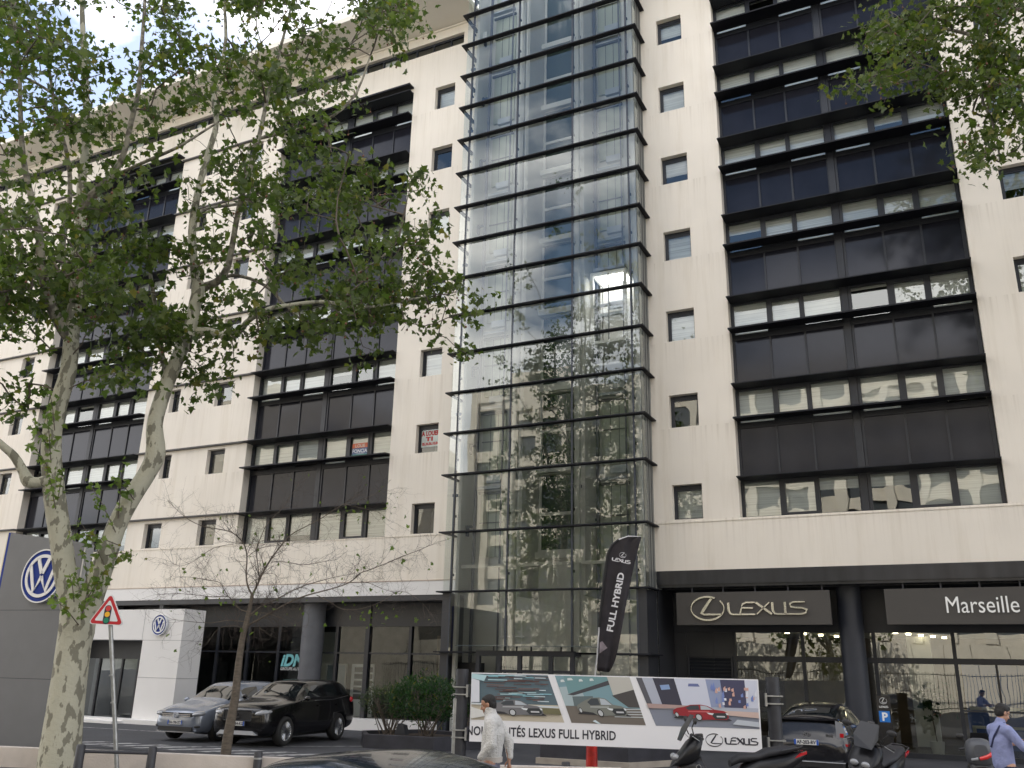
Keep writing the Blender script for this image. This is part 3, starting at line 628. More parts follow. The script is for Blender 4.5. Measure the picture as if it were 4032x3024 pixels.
# ---- the big plane tree on the left, two stems
HT = 21.0
T1 = empty('plane_tree', vH(128, 1659, HT), label='big plane tree with mottled bark forking into two stems before the grey pylon', cat='tree')
T1.location = (0, 0, 0)
def pxr(w, H): return w*K/2/FPX*H*1.0      # v-space width -> radius (m)
stems = []
base = [(122, 1700), (128, 1640), (140, 1540), (152, 1450), (160, 1390), (166, 1355)]
rb = [pxr(x, 20) for x in (84, 76, 68, 64, 64, 68)]
left = [(158, 1310), (143, 1250), (132, 1170), (120, 1090), (112, 1010), (112, 940), (127, 870), (148, 800), (155, 720), (163, 640), (166, 560), (175, 480), (176, 400), (186, 300), (186, 200), (180, 90), (176, -20), (172, -140)]
rl = [pxr(x, 20.5) for x in (46, 42, 41, 41, 39, 37, 35, 32, 30, 28, 26, 23, 19, 16, 14, 12, 10, 8)]
right = [(190, 1310), (222, 1225), (250, 1140), (284, 1075), (318, 1022), (336, 980), (334, 920), (346, 870), (366, 815), (392, 755), (410, 712), (422, 655), (428, 625), (420, 573), (415, 520), (418, 470), (432, 395), (452, 325), (468, 262), (458, 190), (478, 140), (488, 80), (484, -20), (490, -120)]
rr = [pxr(x, 20.5) for x in (48, 41, 38, 37, 36, 40, 32, 31, 30, 29, 28, 27, 29, 19, 18, 17, 15, 14, 12, 10, 9, 8, 7, 5)]
sk = Skel(); tb = MB()
def stem(path, rad, H, n=16, hh=None, tw=False):
    pts = polys(path, H); pts = [p for p in pts]
    # smooth
    q = []; r = []
    for i in range(len(pts)-1):
        for t in (0, .33, .66): 
            p0, p1, p2, p3 = pts[max(i-1, 0)], pts[i], pts[i+1], pts[min(i+2, len(pts)-1)]
            q.append(.5*((2*p1)+(-p0+p2)*t+(2*p0-5*p1+4*p2-p3)*t*t+(-p0+3*p1-3*p2+p3)*t**3)); r.append(rad[i]+(rad[i+1]-rad[i])*t)
    q.append(pts[-1]); r.append(rad[-1]); return q, r
q, r = stem(base+[(158, 1310, HT)], rb+[pxr(48, 20)], HT); tb.tube(q, r, 22)
lb = [(a, b_, HT+.1*math.sin(i*.5)) for i, (a, b_) in enumerate(left)]
q, r = stem([(160, 1395, HT), (166, 1350, HT)]+lb, [pxr(48, 20), pxr(48, 20)]+rl, HT); tb.tube(q, r, 16); kL = sk.line(q, r)
q, r = stem([(162, 1400, HT), (172, 1352, HT)]+[(a, b_, HT-.35*min(i, 6)/6) for i, (a, b_) in enumerate(right)], [pxr(48, 20), pxr(50, 20)]+rr, HT); tb.tube(q, r, 16); sk.line(q, r)
tk = tb.build('trunk', M_BARK, T1)
limbs = [
 ([(112, 1035), (84, 1042), (62, 1040), (50, 1018), (30, 985), (0, 958), (-60, 900)], (30, 22, 28, 20, 18, 15, 9), .1),
 ([(160, 745), (135, 710), (112, 665), (98, 620), (88, 560), (84, 500), (66, 420), (50, 340), (44, 240), (40, 120), (20, -30)], (26, 25, 24, 22, 19, 16, 14, 12, 10, 8, 5), -.6),
 ([(96, 600), (60, 560), (30, 500), (-10, 430), (-40, 330)], (14, 12, 10, 8, 5), .8),
 ([(163, 640), (140, 580), (136, 520), (150, 440), (148, 350), (120, 240), (100, 120), (60, 10)], (16, 15, 13, 12, 10, 9, 7, 5), 1.2),
 ([(174, 470), (190, 432), (216, 405), (242, 378), (268, 330), (284, 260), (300, 190), (306, 100), (312, 20), (316, -90)], (22, 20, 18, 15, 13, 12, 11, 9, 8, 5), -.9),
 ([(242, 382), (290, 360), (340, 338), (384, 318), (430, 290), (474, 262)], (9, 8, 8, 7, 6, 4), -1.6),
 ([(427, 624), (452, 616), (472, 606), (490, 580), (500, 540), (518, 440), (548, 340), (566, 268), (580, 200), (604, 110), (630, 10), (650, -90)], (22, 20, 19, 17, 14, 13, 12, 11, 9, 8, 6, 4), -1.0),
 ([(408, 722), (440, 716), (474, 722), (500, 728), (520, 712), (540, 690), (580, 668), (620, 660), (700, 652), (780, 664), (850, 655), (920, 640)], (26, 22, 20, 18, 14, 12, 11, 10, 9, 7, 6, 4), -2.0),
 ([(470, 606), (500, 595), (540, 602), (580, 622), (612, 655), (660, 700)], (9, 9, 8, 8, 7, 4), -.4),
 ([(366, 815), (352, 780), (344, 720), (332, 640), (320, 560), (308, 470)], (15, 13, 12, 10, 8, 5), .9),
 ([(372, 800), (384, 770), (398, 730)], (8, 7, 5), .5),
 ([(556, 300), (600, 290), (660, 275), (720, 250), (770, 200), (800, 120)], (8, 8, 7, 7, 6, 4), -2.0),
 ([(580, 200), (640, 190), (700, 150), (760, 90), (820, 20)], (7, 7, 6, 5, 4), .6),
 ([(418, 470), (450, 450), (520, 440), (600, 420), (680, 430), (760, 450)], (9, 8, 8, 7, 6, 4), 1.2),
 ([(700, 652), (760, 600), (820, 560), (860, 520)], (7, 6, 5, 3), -2.6),
 ([(185, 300), (150, 240), (110, 200), (60, 170), (10, 150)], (9, 8, 7, 6, 4), .7),
]
for pth, w, dh in limbs:
    n_ = len(pth); pts = [(a, b_, HT+dh*min(1, (i+.3)/(n_*.5))) for i, (a, b_) in enumerate(pth)]
    q, r = stem(pts, [pxr(x, 19) for x in w], HT)
    s_ = MB(); s_.tube(q, r, 10); s_.build('limb', M_BARK if w[0] > 20 and dh in (.1, -2.0) else mat('limb_bark', (.30, .28, .22), .85, c2=(.12, .105, .085), thr=(.42, .58), scale=6, bump=.4, bscale=20), T1); sk.line(q, r)
# canopy outline in the photograph's coordinates (v-space), density falls off in the listed gaps
def inpoly(x, y, P):
    c = False; j = len(P)-1
    for i in range(len(P)):
        if (P[i][1] > y) != (P[j][1] > y) and x < (P[j][0]-P[i][0])*(y-P[i][1])/(P[j][1]-P[i][1])+P[i][0]: c = not c
        j = i
    return c
CAN1 = [(-160, -160), (880, -160), (892, 0), (880, 60), (885, 130), (850, 165), (800, 150), (790, 200), (832, 250), (836, 340), (905, 395), (885, 470), (935, 482), (925, 560), (1022, 585), (1015, 640), (985, 700), (1000, 765), (955, 790), (930, 720), (850, 690), (790, 700), (800, 790), (740, 770), (660, 720), (600, 780), (560, 700), (500, 720), (540, 860), (500, 850), (440, 740), (470, 790), (420, 860), (380, 770), (330, 740), (300, 800), (262, 760), (256, 830), (190, 800), (190, 700), (150, 700), (130, 760), (140, 830), (100, 800), (70, 860), (30, 880), (-40, 820), (-160, 800)]
GAPS = [((285, 120), 48, 75, .9), ((340, 60), 34, 40, .8), ((225, 180), 40, 50, .6), ((300, 215), 40, 30, .7), ((240, 245), 36, 20, .6), ((160, 60), 30, 40, .45), ((120, 20), 30, 30, .5), ((420, 170), 30, 24, .6), ((430, 60), 50, 40, .4), ((545, 90), 40, 50, .45), ((690, 60), 40, 40, .4), ((760, 30), 30, 30, .5), ((20, 250), 60, 30, .5), ((90, 290), 60, 22, .5),
        ((235, 350), 50, 25, .4), ((420, 350), 40, 45, .35), ((350, 500), 40, 60, .5), ((470, 500), 60, 60, .55), ((470, 640), 70, 50, .75), ((560, 640), 50, 40, .5), ((400, 590), 30, 60, .5), ((60, 640), 40, 50, .35), ((40, 760), 70, 60, .55), ((160, 600), 30, 60, .55), ((240, 680), 50, 50, .5), ((560, 760), 80, 60, .6), ((860, 220), 60, 60, .7), ((900, 430), 40, 40, .4), ((700, 740), 60, 40, .6), ((870, 600), 60, 40, .4), ((650, 560), 70, 40, .3), ((300, 440), 60, 40, .3), ((100, 470), 60, 40, .3), ((520, 240), 50, 60, .35), ((620, 330), 60, 30, .3)]
def density(x, y):
    d = 1.
    for (cx, cy), rx, ry, s_ in GAPS:
        q = ((x-cx)/rx)**2+((y-cy)/ry)**2
        if q < 2.2: d *= 1-s_*max(0, 1-q/2.2)**.5
    nv = noise.noise(Vector((x*.011, y*.011, 3.3)))*.9+noise.noise(Vector((x*.03, y*.03, 9.1)))*.7
    return d*(1 if nv > .05 else max(.02, 1+(nv-.05)*4.4))
cl = []
tr_ = 0
while len(cl) < 1620 and tr_ < 60000:
    tr_ += 1; x = rnd.uniform(-160, 1030); y = rnd.uniform(-160, 885)
    if not inpoly(x, y, CAN1): continue
    if rnd.random() > density(x, y): continue
    if (x < -40 or y < -40) and rnd.random() < .6: continue
    c0 = vH(x, y, HT+rnd.gauss(-.2, 1.5)-(.8 if x > 500 else 0))
    for _ in range(rnd.randint(2, 6)): cl.append(c0+Vector((rnd.gauss(0, .27), rnd.gauss(0, .27), rnd.gauss(0, .2))))
tw = grow(sk, cl); tw.build('twigs', M_TWIG, T1)
def leafpts(cl, n0, n1, sp):
    P = []
    for c in cl:
        ax = Vector((rnd.gauss(0, 1), rnd.gauss(0, 1), rnd.gauss(0, .6)))*.5
        for _ in range(rnd.randint(n0, n1)): P.append((c+ax*rnd.uniform(-.5, .5)+Vector((rnd.gauss(0, sp), rnd.gauss(0, sp), rnd.gauss(0, sp*.8))))[:])
    return P
leafmesh('crown', leafpts(cl, 9, 16, .15), .150, M_LEAF, T1, 3)
# leafy shoots sprouting from the stems
sh = []; shm = MB()
for (x, y), (dx, dy) in [((250, 1150), (-60, -110)), ((225, 1220), (-50, -90)), ((255, 1120), (10, -120)), ((230, 1200), (60, 0)), ((215, 1250), (-20, 50)), ((120, 1100), (-20, -90)), ((125, 1080), (10, -60)), ((110, 1020), (-45, -60)), ((110, 1000), (-10, -110)), ((100, 960), (-30, -50)), ((170, 1350), (-60, -60)), ((175, 1340), (20, -90)), ((185, 1300), (50, -80)), ((160, 1300), (-10, -60)), ((290, 1080), (-40, -40)), ((118, 930), (-10, -80)), ((262, 1180), (-110, -30)), ((190, 1290), (-10, -100))]:
    a = vH(x, y, HT-.35); c = vH(x+dx, y+dy, HT-rnd.uniform(.4, 1.0)); m = a.lerp(c, .5)+Vector((0, 0, .06)); shm.tube([a, m, c], [.012, .008, .005], 5)
    for t in np.linspace(.25, 1, 7):
        for _ in range(3): sh.append((a.lerp(c, t)+Vector((rnd.gauss(0, .07), rnd.gauss(0, .07), rnd.gauss(0, .07))))[:])
shm.build('shoot_stems', M_TWIG, T1)
leafmesh('shoots', sh, .12, leafmat('young_leaf', (.10, .15, .04), (.17, .22, .06)), T1, 5)
def fruits(cl, n, T, sd):
    b_ = MB(); r_ = random.Random(sd)
    for c in r_.sample(cl, n):
        p = c+Vector((r_.gauss(0, .2), r_.gauss(0, .2), -r_.uniform(.1, .35))); b_.sphere(p[:], .028, 5); b_.tube([p, p+Vector((0, 0, .14))], .003, 3, caps=False)
    b_.build('seed_balls', M_FRUIT, T)['kind'] = 'stuff'
fruits(cl, 420, T1, 1)
# ---- plane tree whose branches hang in from the right
T2 = empty('plane_tree', (0, 0, 0), label='plane tree off to the right whose leafy branches hang into the top right corner', cat='tree')
HR = 21.5
sk = Skel(); q = [Vector((15.2, -10.5, -.02)), Vector((15.1, -10.6, 3)), Vector((15.3, -10.3, 6)), Vector((14.9, -10.4, 9)), Vector((14.6, -10.2, 13)), Vector((14.2, -10.1, 17))]
tb = MB(); tb.tube(q, [.34, .27, .24, .2, .15, .08], 14); tb.build('trunk', M_BARK, T2); sk.line(q, [.3, .25, .22, .18, .14, .08])
for pth, w in [([(2420, 330), (2330, 230), (2250, 160), (2190, 120), (2110, 80), (2030, 60), (1950, 50), (1870, 70)], (16, 14, 12, 10, 8, 6, 5, 3)), ([(2400, 420), (2300, 300), (2230, 210), (2180, 180), (2120, 200), (2150, 280), (2160, 350)], (14, 12, 9, 7, 6, 5, 3)), ([(2230, 200), (2120, 150), (2030, 160), (1940, 175), (1860, 190)], (8, 7, 5, 4, 3)), ([(2350, 120), (2240, 40), (2120, -10), (2000, -30)], (10, 8, 6, 4))]:
    q, r = stem([(a, b_, HR) for a, b_ in pth], [pxr(x, 24) for x in w], HR); s_ = MB(); s_.tube(q, r, 8); s_.build('limb', MATS['limb_bark'], T2); sk.line(q, r)
CAN2 = [(1850, -120), (1868, 0), (1838, 45), (1850, 75), (1920, 85), (1850, 105), (1895, 130), (1905, 160), (1825, 175), (1838, 200), (1880, 205), (1890, 225), (1960, 180), (2040, 190), (2075, 240), (2058, 300), (2090, 330), (2110, 350), (2160, 395), (2165, 340), (2212, 330), (2360, 420), (2420, -120)]
GAPS = [((2070, 130), 30, 20, .5), ((2130, 190), 40, 30, .3), ((2190, 290), 40, 30, .5), ((2090, 280), 20, 40, .4), ((1990, 170), 30, 20, .4), ((2180, 40), 30, 30, .5)]
cl2 = []
while len(cl2) < 560:
    x = rnd.uniform(1820, 2420); y = rnd.uniform(-120, 420)
    if inpoly(x, y, CAN2) and rnd.random() < density(x, y) and (x < 2260 or rnd.random() < .35):
        c0 = vH(x, y, HR+rnd.gauss(-.3, .9))
        for _ in range(rnd.randint(2, 5)): cl2.append(c0+Vector((rnd.gauss(0, .22), rnd.gauss(0, .22), rnd.gauss(0, .18))))
tw = grow(sk, cl2); tw.build('twigs', M_TWIG, T2)
leafmesh('crown', leafpts(cl2, 10, 16, .15), .145, leafmat('plane_leaf_right', (.05, .075, .022), (.12, .145, .04)), T2, 8); fruits(cl2, 160, T2, 2)  # leaf greens of the right-hand tree, close to those of the left one
# ---- plane trees across the street (they show in the reflections)
k_ = 0
for (x, y, h) in [(-21, -34.5, 14.5), (-11.5, -35.5, 12.5), (-2.5, -34, 10.0), (14, -35, 13), (24, -34, 12)]:
    T = empty('plane_tree', (0, 0, 0), label=['tall plane tree', 'mottled plane tree', 'lower plane tree', 'broad plane tree', 'last plane tree'][k_]+' across the street seen only mirrored in the %s' % ['left of the glass tower', 'middle of the glass tower', 'right of the glass tower', 'right window bay', 'far right windows'][k_], cat='tree', group='street trees across the road')
    sk = Skel(); q = [Vector((x, y, -.1)), Vector((x+.1, y, 3)), Vector((x-.1, y+.1, 6)), Vector((x+.2, y, h*.6)), Vector((x, y, h*.9))]
    t_ = MB(); t_.tube(q, [.36, .28, .24, .16, .05], 10); sk.line(q, [.3, .25, .2, .15, .05])
    for i in range(9):
        a = rnd.uniform(0, 6.3); z0 = rnd.uniform(3.5, h*.75); p0 = Vector((x, y, z0)); R_ = rnd.uniform(2, 3.6)
        qq = [p0, p0+Vector((math.cos(a)*R_*.4, math.sin(a)*R_*.4, 1.1)), p0+Vector((math.cos(a)*R_*.8, math.sin(a)*R_*.8, 2.8))]; t_.tube(qq, [.13, .09, .04], 7); sk.line(qq, [.1, .08, .04])
    t_.build('trunk', M_BARK, T); cc = []
    while len(cc) < 330:
        p = Vector((rnd.uniform(-1, 1), rnd.uniform(-1, 1), rnd.uniform(-1, 1)))
        if p.length < 1 and noise.noise(p*2.3+Vector((k_*5, 0, 0))) > -.12: cc.append(Vector((x+p.x*4.2, y+p.y*3.4, h*.62+p.z*h*.38)))
    tw = grow(sk, cc, r_tw=.012); tw.build('twigs', M_TWIG, T); leafmesh('crown', leafpts(cc, 5, 8, .3), .27, M_LEAF, T, 20+k_); k_ += 1
# ---- bare young tree in front of the left showroom
T3 = empty('young_tree', (0, 0, 0), label='slender young tree with bare twigs and few leaves in front of the black car', cat='tree')
HS = math.hypot(-10.6-CAMP.x, -9.95-CAMP.y)
def cv(u, v): return ((600+u/2.011)/K, (2000+v/2.011)/K)
M_SBARK = mat('sapling_bark', (.14, .115, .09), .85, var=.35, scale=7, stretch=(1, 1, 3), bump=.4, bscale=25)
def sp(path, w, dh=0):
    n_ = len(path); return stem([(*cv(a, b_), HS+dh*i/max(1, n_-1)) for i, (a, b_) in enumerate(path)], [x/2.011/2/FPX*HS*.90 for x in w], HS)
b_ = MB(); q, r = sp([(580, 1960), (600, 1800), (655, 1500), (680, 1260), (712, 1040), (738, 940), (757, 850), (778, 760), (790, 690)], (82, 78, 66, 56, 48, 46, 38, 30, 28)); b_.tube(q, r, 12); b_.build('trunk', M_SBARK, T3)
LB = [([(790, 690), (755, 620), (742, 520), (748, 380), (720, 280), (640, 200), (540, 170), (420, 150), (300, 100), (200, 20), (120, -60)], (18, 15, 13, 12, 10, 9, 8, 7, 6, 4, 3), .5),
 ([(790, 690), (830, 610), (870, 520), (935, 410), (1010, 310), (1100, 210), (1230, 140), (1340, 80), (1430, 20), (1560, -60), (1640, -110)], (20, 18, 16, 14, 12, 10, 8, 7, 6, 5, 3), -.5),
 ([(850, 560), (832, 430), (826, 320), (860, 230), (900, 140), (970, 60), (1030, 0), (1160, -190)], (9, 8, 8, 7, 6, 5, 4, 3), .8),
 ([(745, 935), (830, 890), (940, 830), (1080, 750), (1230, 690), (1420, 640), (1560, 590), (1640, 520), (1720, 490), (1850, 440), (1990, 380), (2120, 330), (2210, 290)], (17, 16, 15, 13, 12, 10, 9, 8, 8, 7, 6, 5, 3), -1.0),
 ([(770, 850), (860, 780), (960, 735), (1080, 670), (1190, 620), (1320, 580), (1460, 545), (1600, 520)], (15, 13, 11, 9, 8, 7, 5, 3), .9),
 ([(745, 820), (690, 800), (640, 750), (600, 700), (480, 705), (360, 690), (240, 680), (130, 680), (40, 690)], (10, 9, 8, 7, 6, 5, 4, 3, 2), .3),
 ([(600, 700), (570, 650), (530, 590), (430, 570), (300, 548), (200, 545)], (7, 6, 5, 5, 4, 2), -.4),
 ([(940, 430), (1010, 425), (1120, 440), (1200, 450), (1330, 430), (1450, 410)], (7, 6, 5, 5, 4, 2), -.6),
 ([(1300, 690), (1400, 740), (1500, 800), (1640, 800), (1800, 750), (1960, 660), (2100, 720), (2200, 830)], (7, 6, 5, 5, 4, 4, 3, 2), -.7),
 ([(750, 390), (850, 320), (1000, 296), (1100, 300)], (6, 6, 4, 2), .8), ([(735, 900), (600, 890), (460, 910), (300, 900), (150, 880)], (7, 6, 5, 4, 2), -.5), ([(720, 960), (650, 930), (520, 960), (430, 1080)], (5, 5, 4, 2), .5), ([(765, 860), (860, 830), (960, 850), (1060, 890)], (6, 5, 4, 2), -.6), ([(860, 835), (840, 880), (850, 950), (900, 975)], (5, 5, 4, 3), -.2),
 ([(640, 285), (480, 320), (330, 420), (220, 460), (150, 430)], (5, 5, 4, 3, 2), -.3), ([(1560, 590), (1700, 590), (1820, 640), (1960, 680)], (6, 5, 4, 2), .4), ([(1510, -30), (1650, 0), (1800, 40), (1880, 110)], (5, 4, 3, 2), .3), ([(1430, 20), (1560, -30), (1760, -110), (1850, -190)], (4, 4, 3, 2), -.3)]
tw = MB(); lp = []
def side(p, d, L_, r, dep):
    n = 5; pts = [p]; cur = p.copy(); dd = d.normalized(); bend = Vector((rnd.gauss(0, .5), rnd.gauss(0, .5), rnd.gauss(.1, .5)))
    for i in range(n): dd = (dd+bend*.16+Vector((rnd.gauss(0, .14), rnd.gauss(0, .14), rnd.gauss(0, .14)))).normalized(); cur = cur+dd*L_/n; pts.append(cur.copy())
    tw.tube(pts, [r*(1-.7*i/n) for i in range(n+1)], 4, caps=False)
    if dep > 0:
        for i in range(1, n+1):
            if rnd.random() < .8: side(pts[i], dd+Vector((rnd.gauss(0, .9), rnd.gauss(0, .9), rnd.gauss(0, .8))), L_*rnd.uniform(.35, .65), r*.6, dep-1)
    elif rnd.random() < .018: lp.append(pts[-1][:])
for pth, w, dh in LB:
    q, r = sp(pth, w, dh); s_ = MB(); s_.tube(q, r, 7); s_.build('branch', M_SBARK, T3)
    for i in range(2, len(q)):
        for _ in range(2):
            if rnd.random() < .72:
                d = (q[i]-q[i-1]).normalized(); side(q[i], d*.7+Vector((rnd.gauss(0, .7), rnd.gauss(0, .7), rnd.gauss(.05, .7))), rnd.uniform(.35, .9), max(.0034, r[i]*.35), 2)
tw.build('twigs', mat('thin_twig', (.085, .068, .058), .85), T3)
for _ in range(26): lp.append(vH(*cv(rnd.uniform(1480, 2100), rnd.uniform(640, 960)), HS-.6)[:])
for _ in range(16): lp.append(vH(*cv(rnd.uniform(1500, 1950), rnd.uniform(-180, 120)), HS-.4)[:])
leafmesh('leaves', lp, .095, MATS['young_leaf'], T3, 6)
# ================================================================== SIGNS, BANNER, STREET FURNITURE
M_BLUE = mat('sign_blue', (.003, .028, .24), .5, spec=.25); M_SILV = mat('sign_silver', (.62, .64, .68), .3, metal=.35); M_WPRINT = mat('print_white', (.80, .80, .83), .5); M_INK = mat('ink_dark', (.03, .03, .045), .5)
def seg(b, p, q, w, d0, d1, mi): stroke(b, [p, q], w, d0, d1, mi)
def roundel(name, M, R, parent=None):
    """raised round emblem: blue disc, silver ring, V over W"""
    d = MB(M); n = 48; d.add([(R*math.cos(a*2*math.pi/n), R*math.sin(a*2*math.pi/n), z) for z in (0, .09) for a in range(n)], [tuple(range(n, 2*n))]+[(a, (a+1) % n, n+(a+1) % n, n+a) for a in range(n)])
    o = d.build(name, [M_BLUE], parent)
    s = MB(M); stroke(s, arc(0, 0, R*.985, R*.985, 0, 360, 48)[:-1], R*.05, .0, .11, closed=True)
    stroke(s, arc(0, 0, R*.75, R*.75, 0, 360, 48)[:-1], R*.12, .091, .115, closed=True)
    w = R*.155; z0, z1 = .091, .115
    for sx in (-1, 1):
        stroke(s, [(sx*.28*R, .66*R), (sx*.02*R, .09*R)], w, z0, z1); stroke(s, [(sx*.63*R, .40*R), (sx*.29*R, -.58*R), (sx*.0*R, -.02*R)], w, z0, z1)
    b_ = s.build('emblem_letters', M_SILV, o); return o
# grey pylon with the round emblem
PA, PB = atY(93*.6077, 2016+145*.6077, -12.6), None
a = Vector((-16.1, -12.6, 0)); bq = Vector((-13.62, -12.35, 0)); dx = (bq-a).normalized(); dn = Vector((-dx.y, dx.x, 0))
Mp = frame((a.x, a.y, 0), dx); Wd = (bq-a).length
PY = empty('sign_pylon', (0, 0, 0), label='tall grey pylon with big round blue and white car emblem at the left edge', cat='sign pylon')
b = MB(Mp); b.prism([(0, 0), (Wd, 0), (Wd, 4.80), (0, 5.12)], -.28, 0, 'z'); b.build('panel', mat('pylon_grey', (.16, .165, .175), .5, metal=.2, var=.06, scale=2), PY)
b = MB(Mp)
for zz in (1.62, 3.2): b.box(0, Wd, zz, zz+.012, .0005, .003)
for zz in (.5, 1.5, 1.74, 3.08, 3.32):
    for xx in (.08, Wd-.08): b.cyl((xx, zz, .001), (xx, zz, .008), .015, 8)
b.build('panel_joint', M_FRAME, PY)
b = MB(Mp); b.box(Wd+.002, Wd+.05, 0, 4.78, -.27, -.01); b.box(Wd+.052, Wd+.07, 0, 4.76, -.22, -.06); b.build('edge_trim', mat('pylon_edge', (.5, .5, .5), .4, metal=.4), PY)
b = MB(Mp); b.box(-.10, -.003, 0, 5.13, -.26, -.02); b.box(-.16, -.103, 0, 5.12, -.24, -.04, 1); b.build('edge_stripe', [M_BLUE, mat('pale_gold', (.62, .58, .42), .35, metal=.4)], PY)
c = atY(178, 2016+417*.6077, -12.45); R_ = .64
roundel('round_emblem', frame(Mp @ Vector(((c-a).dot(dx)+.02, c.z, .012)), dx), R_, PY)
# entrance portal, white leaning panels
PT = empty('entrance_portal', (0, 0, 0), label='white showroom entrance portal with round blue emblem beside the dark doorway', cat='portal')
b = MB(); y0 = -2.55; b.box(-27.6, -20.12, y0, -1.5, 2.88, 3.98); b.box(-22.05, -20.12, y0, -1.5, -.02, 2.88); b.box(-27.6, -26.6, y0, -1.5, -.02, 2.88)
b.build('frame_panels', M_WHITE, PT)
b = MB(); b.box(-22.06, -20.11, y0-.006, y0-.001, 2.86, 2.875); b.box(-22.06, -20.11, y0-.006, y0-.001, 1.55, 1.565); b.box(-22.1, -22.085, y0-.006, y0-.001, 2.9, 3.98); b.box(-20.119, -20.108, y0, -1.5, 2.86, 2.875); b.box(-20.119, -20.108, y0, -1.5, 1.55, 1.565); b.build('panel_joint', mat('joint_grey', (.35, .35, .36), .6), PT)
b = MB(); b.box(-26.6, -22.05, -1.49, -1.4, 2.2, 2.88); 
for xm in (-26.5, -25.4, -24.15, -23.3, -22.5, -22.12): b.box(xm-.04, xm+.04, -1.49, -1.4, .0, 2.2)
b.build('door_frame', M_FRAME, PT)
b = MB(); b.quad((-26.6, -1.45, 0), (-22.05, -1.45, 0), (-22.05, -1.45, 2.2), (-26.6, -1.45, 2.2)); b.build('door_glass', M_SGLASS, PT)
b = MB(); b.box(-24.9, -20.0, y0-.45, y0+.2, -.02, .13); b.box(-24.9, -22.0, y0-.9, y0-.45, -.02, .07); b.build('step', M_WHITE, PT)
c = atY(1045*.6077, 2016+732*.6077, y0); roundel('round_emblem', frame((c.x, y0-.005, c.z), (1, 0, 0)), .37, PT)
# traffic light warning sign
HW = 20.2
tp = vH(128+110, 1659, HW)
def bb1(u, v): return (u*.6077, 2016+v*.6077)
TS = empty('warning_sign', (0, 0, 0), label='red bordered triangle warning of traffic lights on a leaning grey pole', cat='road sign')
top = atH(*bb1(697, 600), 20.0); bot = atH(*bb1(757, 1659), 20.0); e_ = (bot-top).normalized(); bot = bot+e_*((bot.z+.02)/-e_.z if e_.z else 0)
b = MB(); b.tube([bot, top+Vector((0, .05, 0))], .042, 10); 
for t in (.42, .58): pp = top.lerp(bot, t); b.tube([pp, pp+e_*.03], .048, 10)
b.build('pole', M_STEEL, TS)
cen = (atH(*bb1(697, 660), 19.93)); right_ = CR.copy(); right_.z = 0; right_.normalize(); right_ = (right_+Vector((0, 0, -.03))).normalized()
Ms = frame(cen[:], right_)
def rtri(s, r, z, n=6):
    P = []; 
    for k in range(3):
        a = math.radians(90+120*k); cx, cy = (s-2*r)*math.cos(a)/1, (s-2*r)*math.sin(a)
        P += [(cx+r*math.cos(a+math.radians(-60+120*i/n)), cy+r*math.sin(a+math.radians(-60+120*i/n))) for i in range(n+1)]
    return P
sz = .43*.92
b = MB(Ms); b.prism(rtri(sz*1.06, .05, 0), -.03, 0, 'z', 0); b.prism(rtri(sz*.99, .045, 0), .001, .004, 'z', 1); b.prism(rtri(sz*.70, .02, 0), .005, .007, 'z', 0)
b.build('triangle_plate', [mat('sign_white', (.72, .73, .74), .4), mat('sign_red', (.50, .02, .03), .4)], TS)
b = MB(Ms); b.prism([(x*.07, y*.0+yy) for x, y, yy in [(math.cos(a), 0, .10+.07*math.sin(a)) for a in np.linspace(0, math.pi, 9)]+[(math.cos(a), 0, -.13+.07*math.sin(a)) for a in np.linspace(math.pi, 2*math.pi, 9)]], .008, .010, 'z', 0)
for i, yy in enumerate((.105, -.01, -.125)): b.prism([(x*.052, yy+y*.052) for x, y in [(math.cos(a), math.sin(a)) for a in np.linspace(0, 2*math.pi, 17)[:-1]]], .011, .013, 'z', i+1)
b.build('light_symbol', [M_INK, mat('sym_red', (.62, .05, .05), .4), mat('sym_amber', (.85, .45, .03), .4), mat('sym_green', (.01, .22, .12), .4)], TS)
# bollards with rail by the tree
RL = empty('bollard_rail', (0, 0, 0), label='dark tubular rail between two bollards beside the big tree trunk', cat='railing')
h0 = 19.6
pa, pb = atH(*bb1(528, 1505), h0), atH(*bb1(992, 1520), h0)
for P_ in (pa, pb):
    b = MB(); b.tube([(P_.x, P_.y, -.02), (P_.x, P_.y, P_.z-.02), (P_.x, P_.y, P_.z)], [.085, .08, .06], 14); b.build('post', M_BOLL, RL)
b = MB(); b.tube([(pa.x-1.5*(pb.x-pa.x)*0, pa.y, pa.z-.12), (pb.x, pb.y, pb.z-.12)], .03, 8); b.build('rail', M_BOLL, RL)
BO = empty('bollard', (0, 0, 0), label='single round dark bollard in front of the low cream wall', cat='bollard')
P_ = atH(560+1075/2.3436, 2316+1505/2.3436, 19.0); b = MB(); b.tube([(P_.x, P_.y, -.02), (P_.x, P_.y, P_.z-.03), (P_.x, P_.y, P_.z)], [.08, .08, .065], 14); b.build('post', M_BOLL, BO)
b = MB(); b.tube([(P_.x, P_.y, P_.z-.14), (P_.x, P_.y, P_.z-.11)], .084, 14); b.build('ring', M_STEEL, BO)
BO = empty('bollard', (0, 0, 0), label='short grey bollard below the banner beside the red pole sleeve', cat='bollard')
P_ = atH(1700+1668/3.16, 2560+1390/3.16, 18.2); b = MB(); b.tube([(P_.x, P_.y, -.02), (P_.x, P_.y, P_.z-.02), (P_.x, P_.y, P_.z)], [.08, .08, .07], 14); b.build('post', M_BOLL, BO)
b = MB(); b.tube([(P_.x, P_.y, P_.z-.1), (P_.x, P_.y, P_.z-.08)], .083, 14); b.build('ring', M_STEEL, BO)
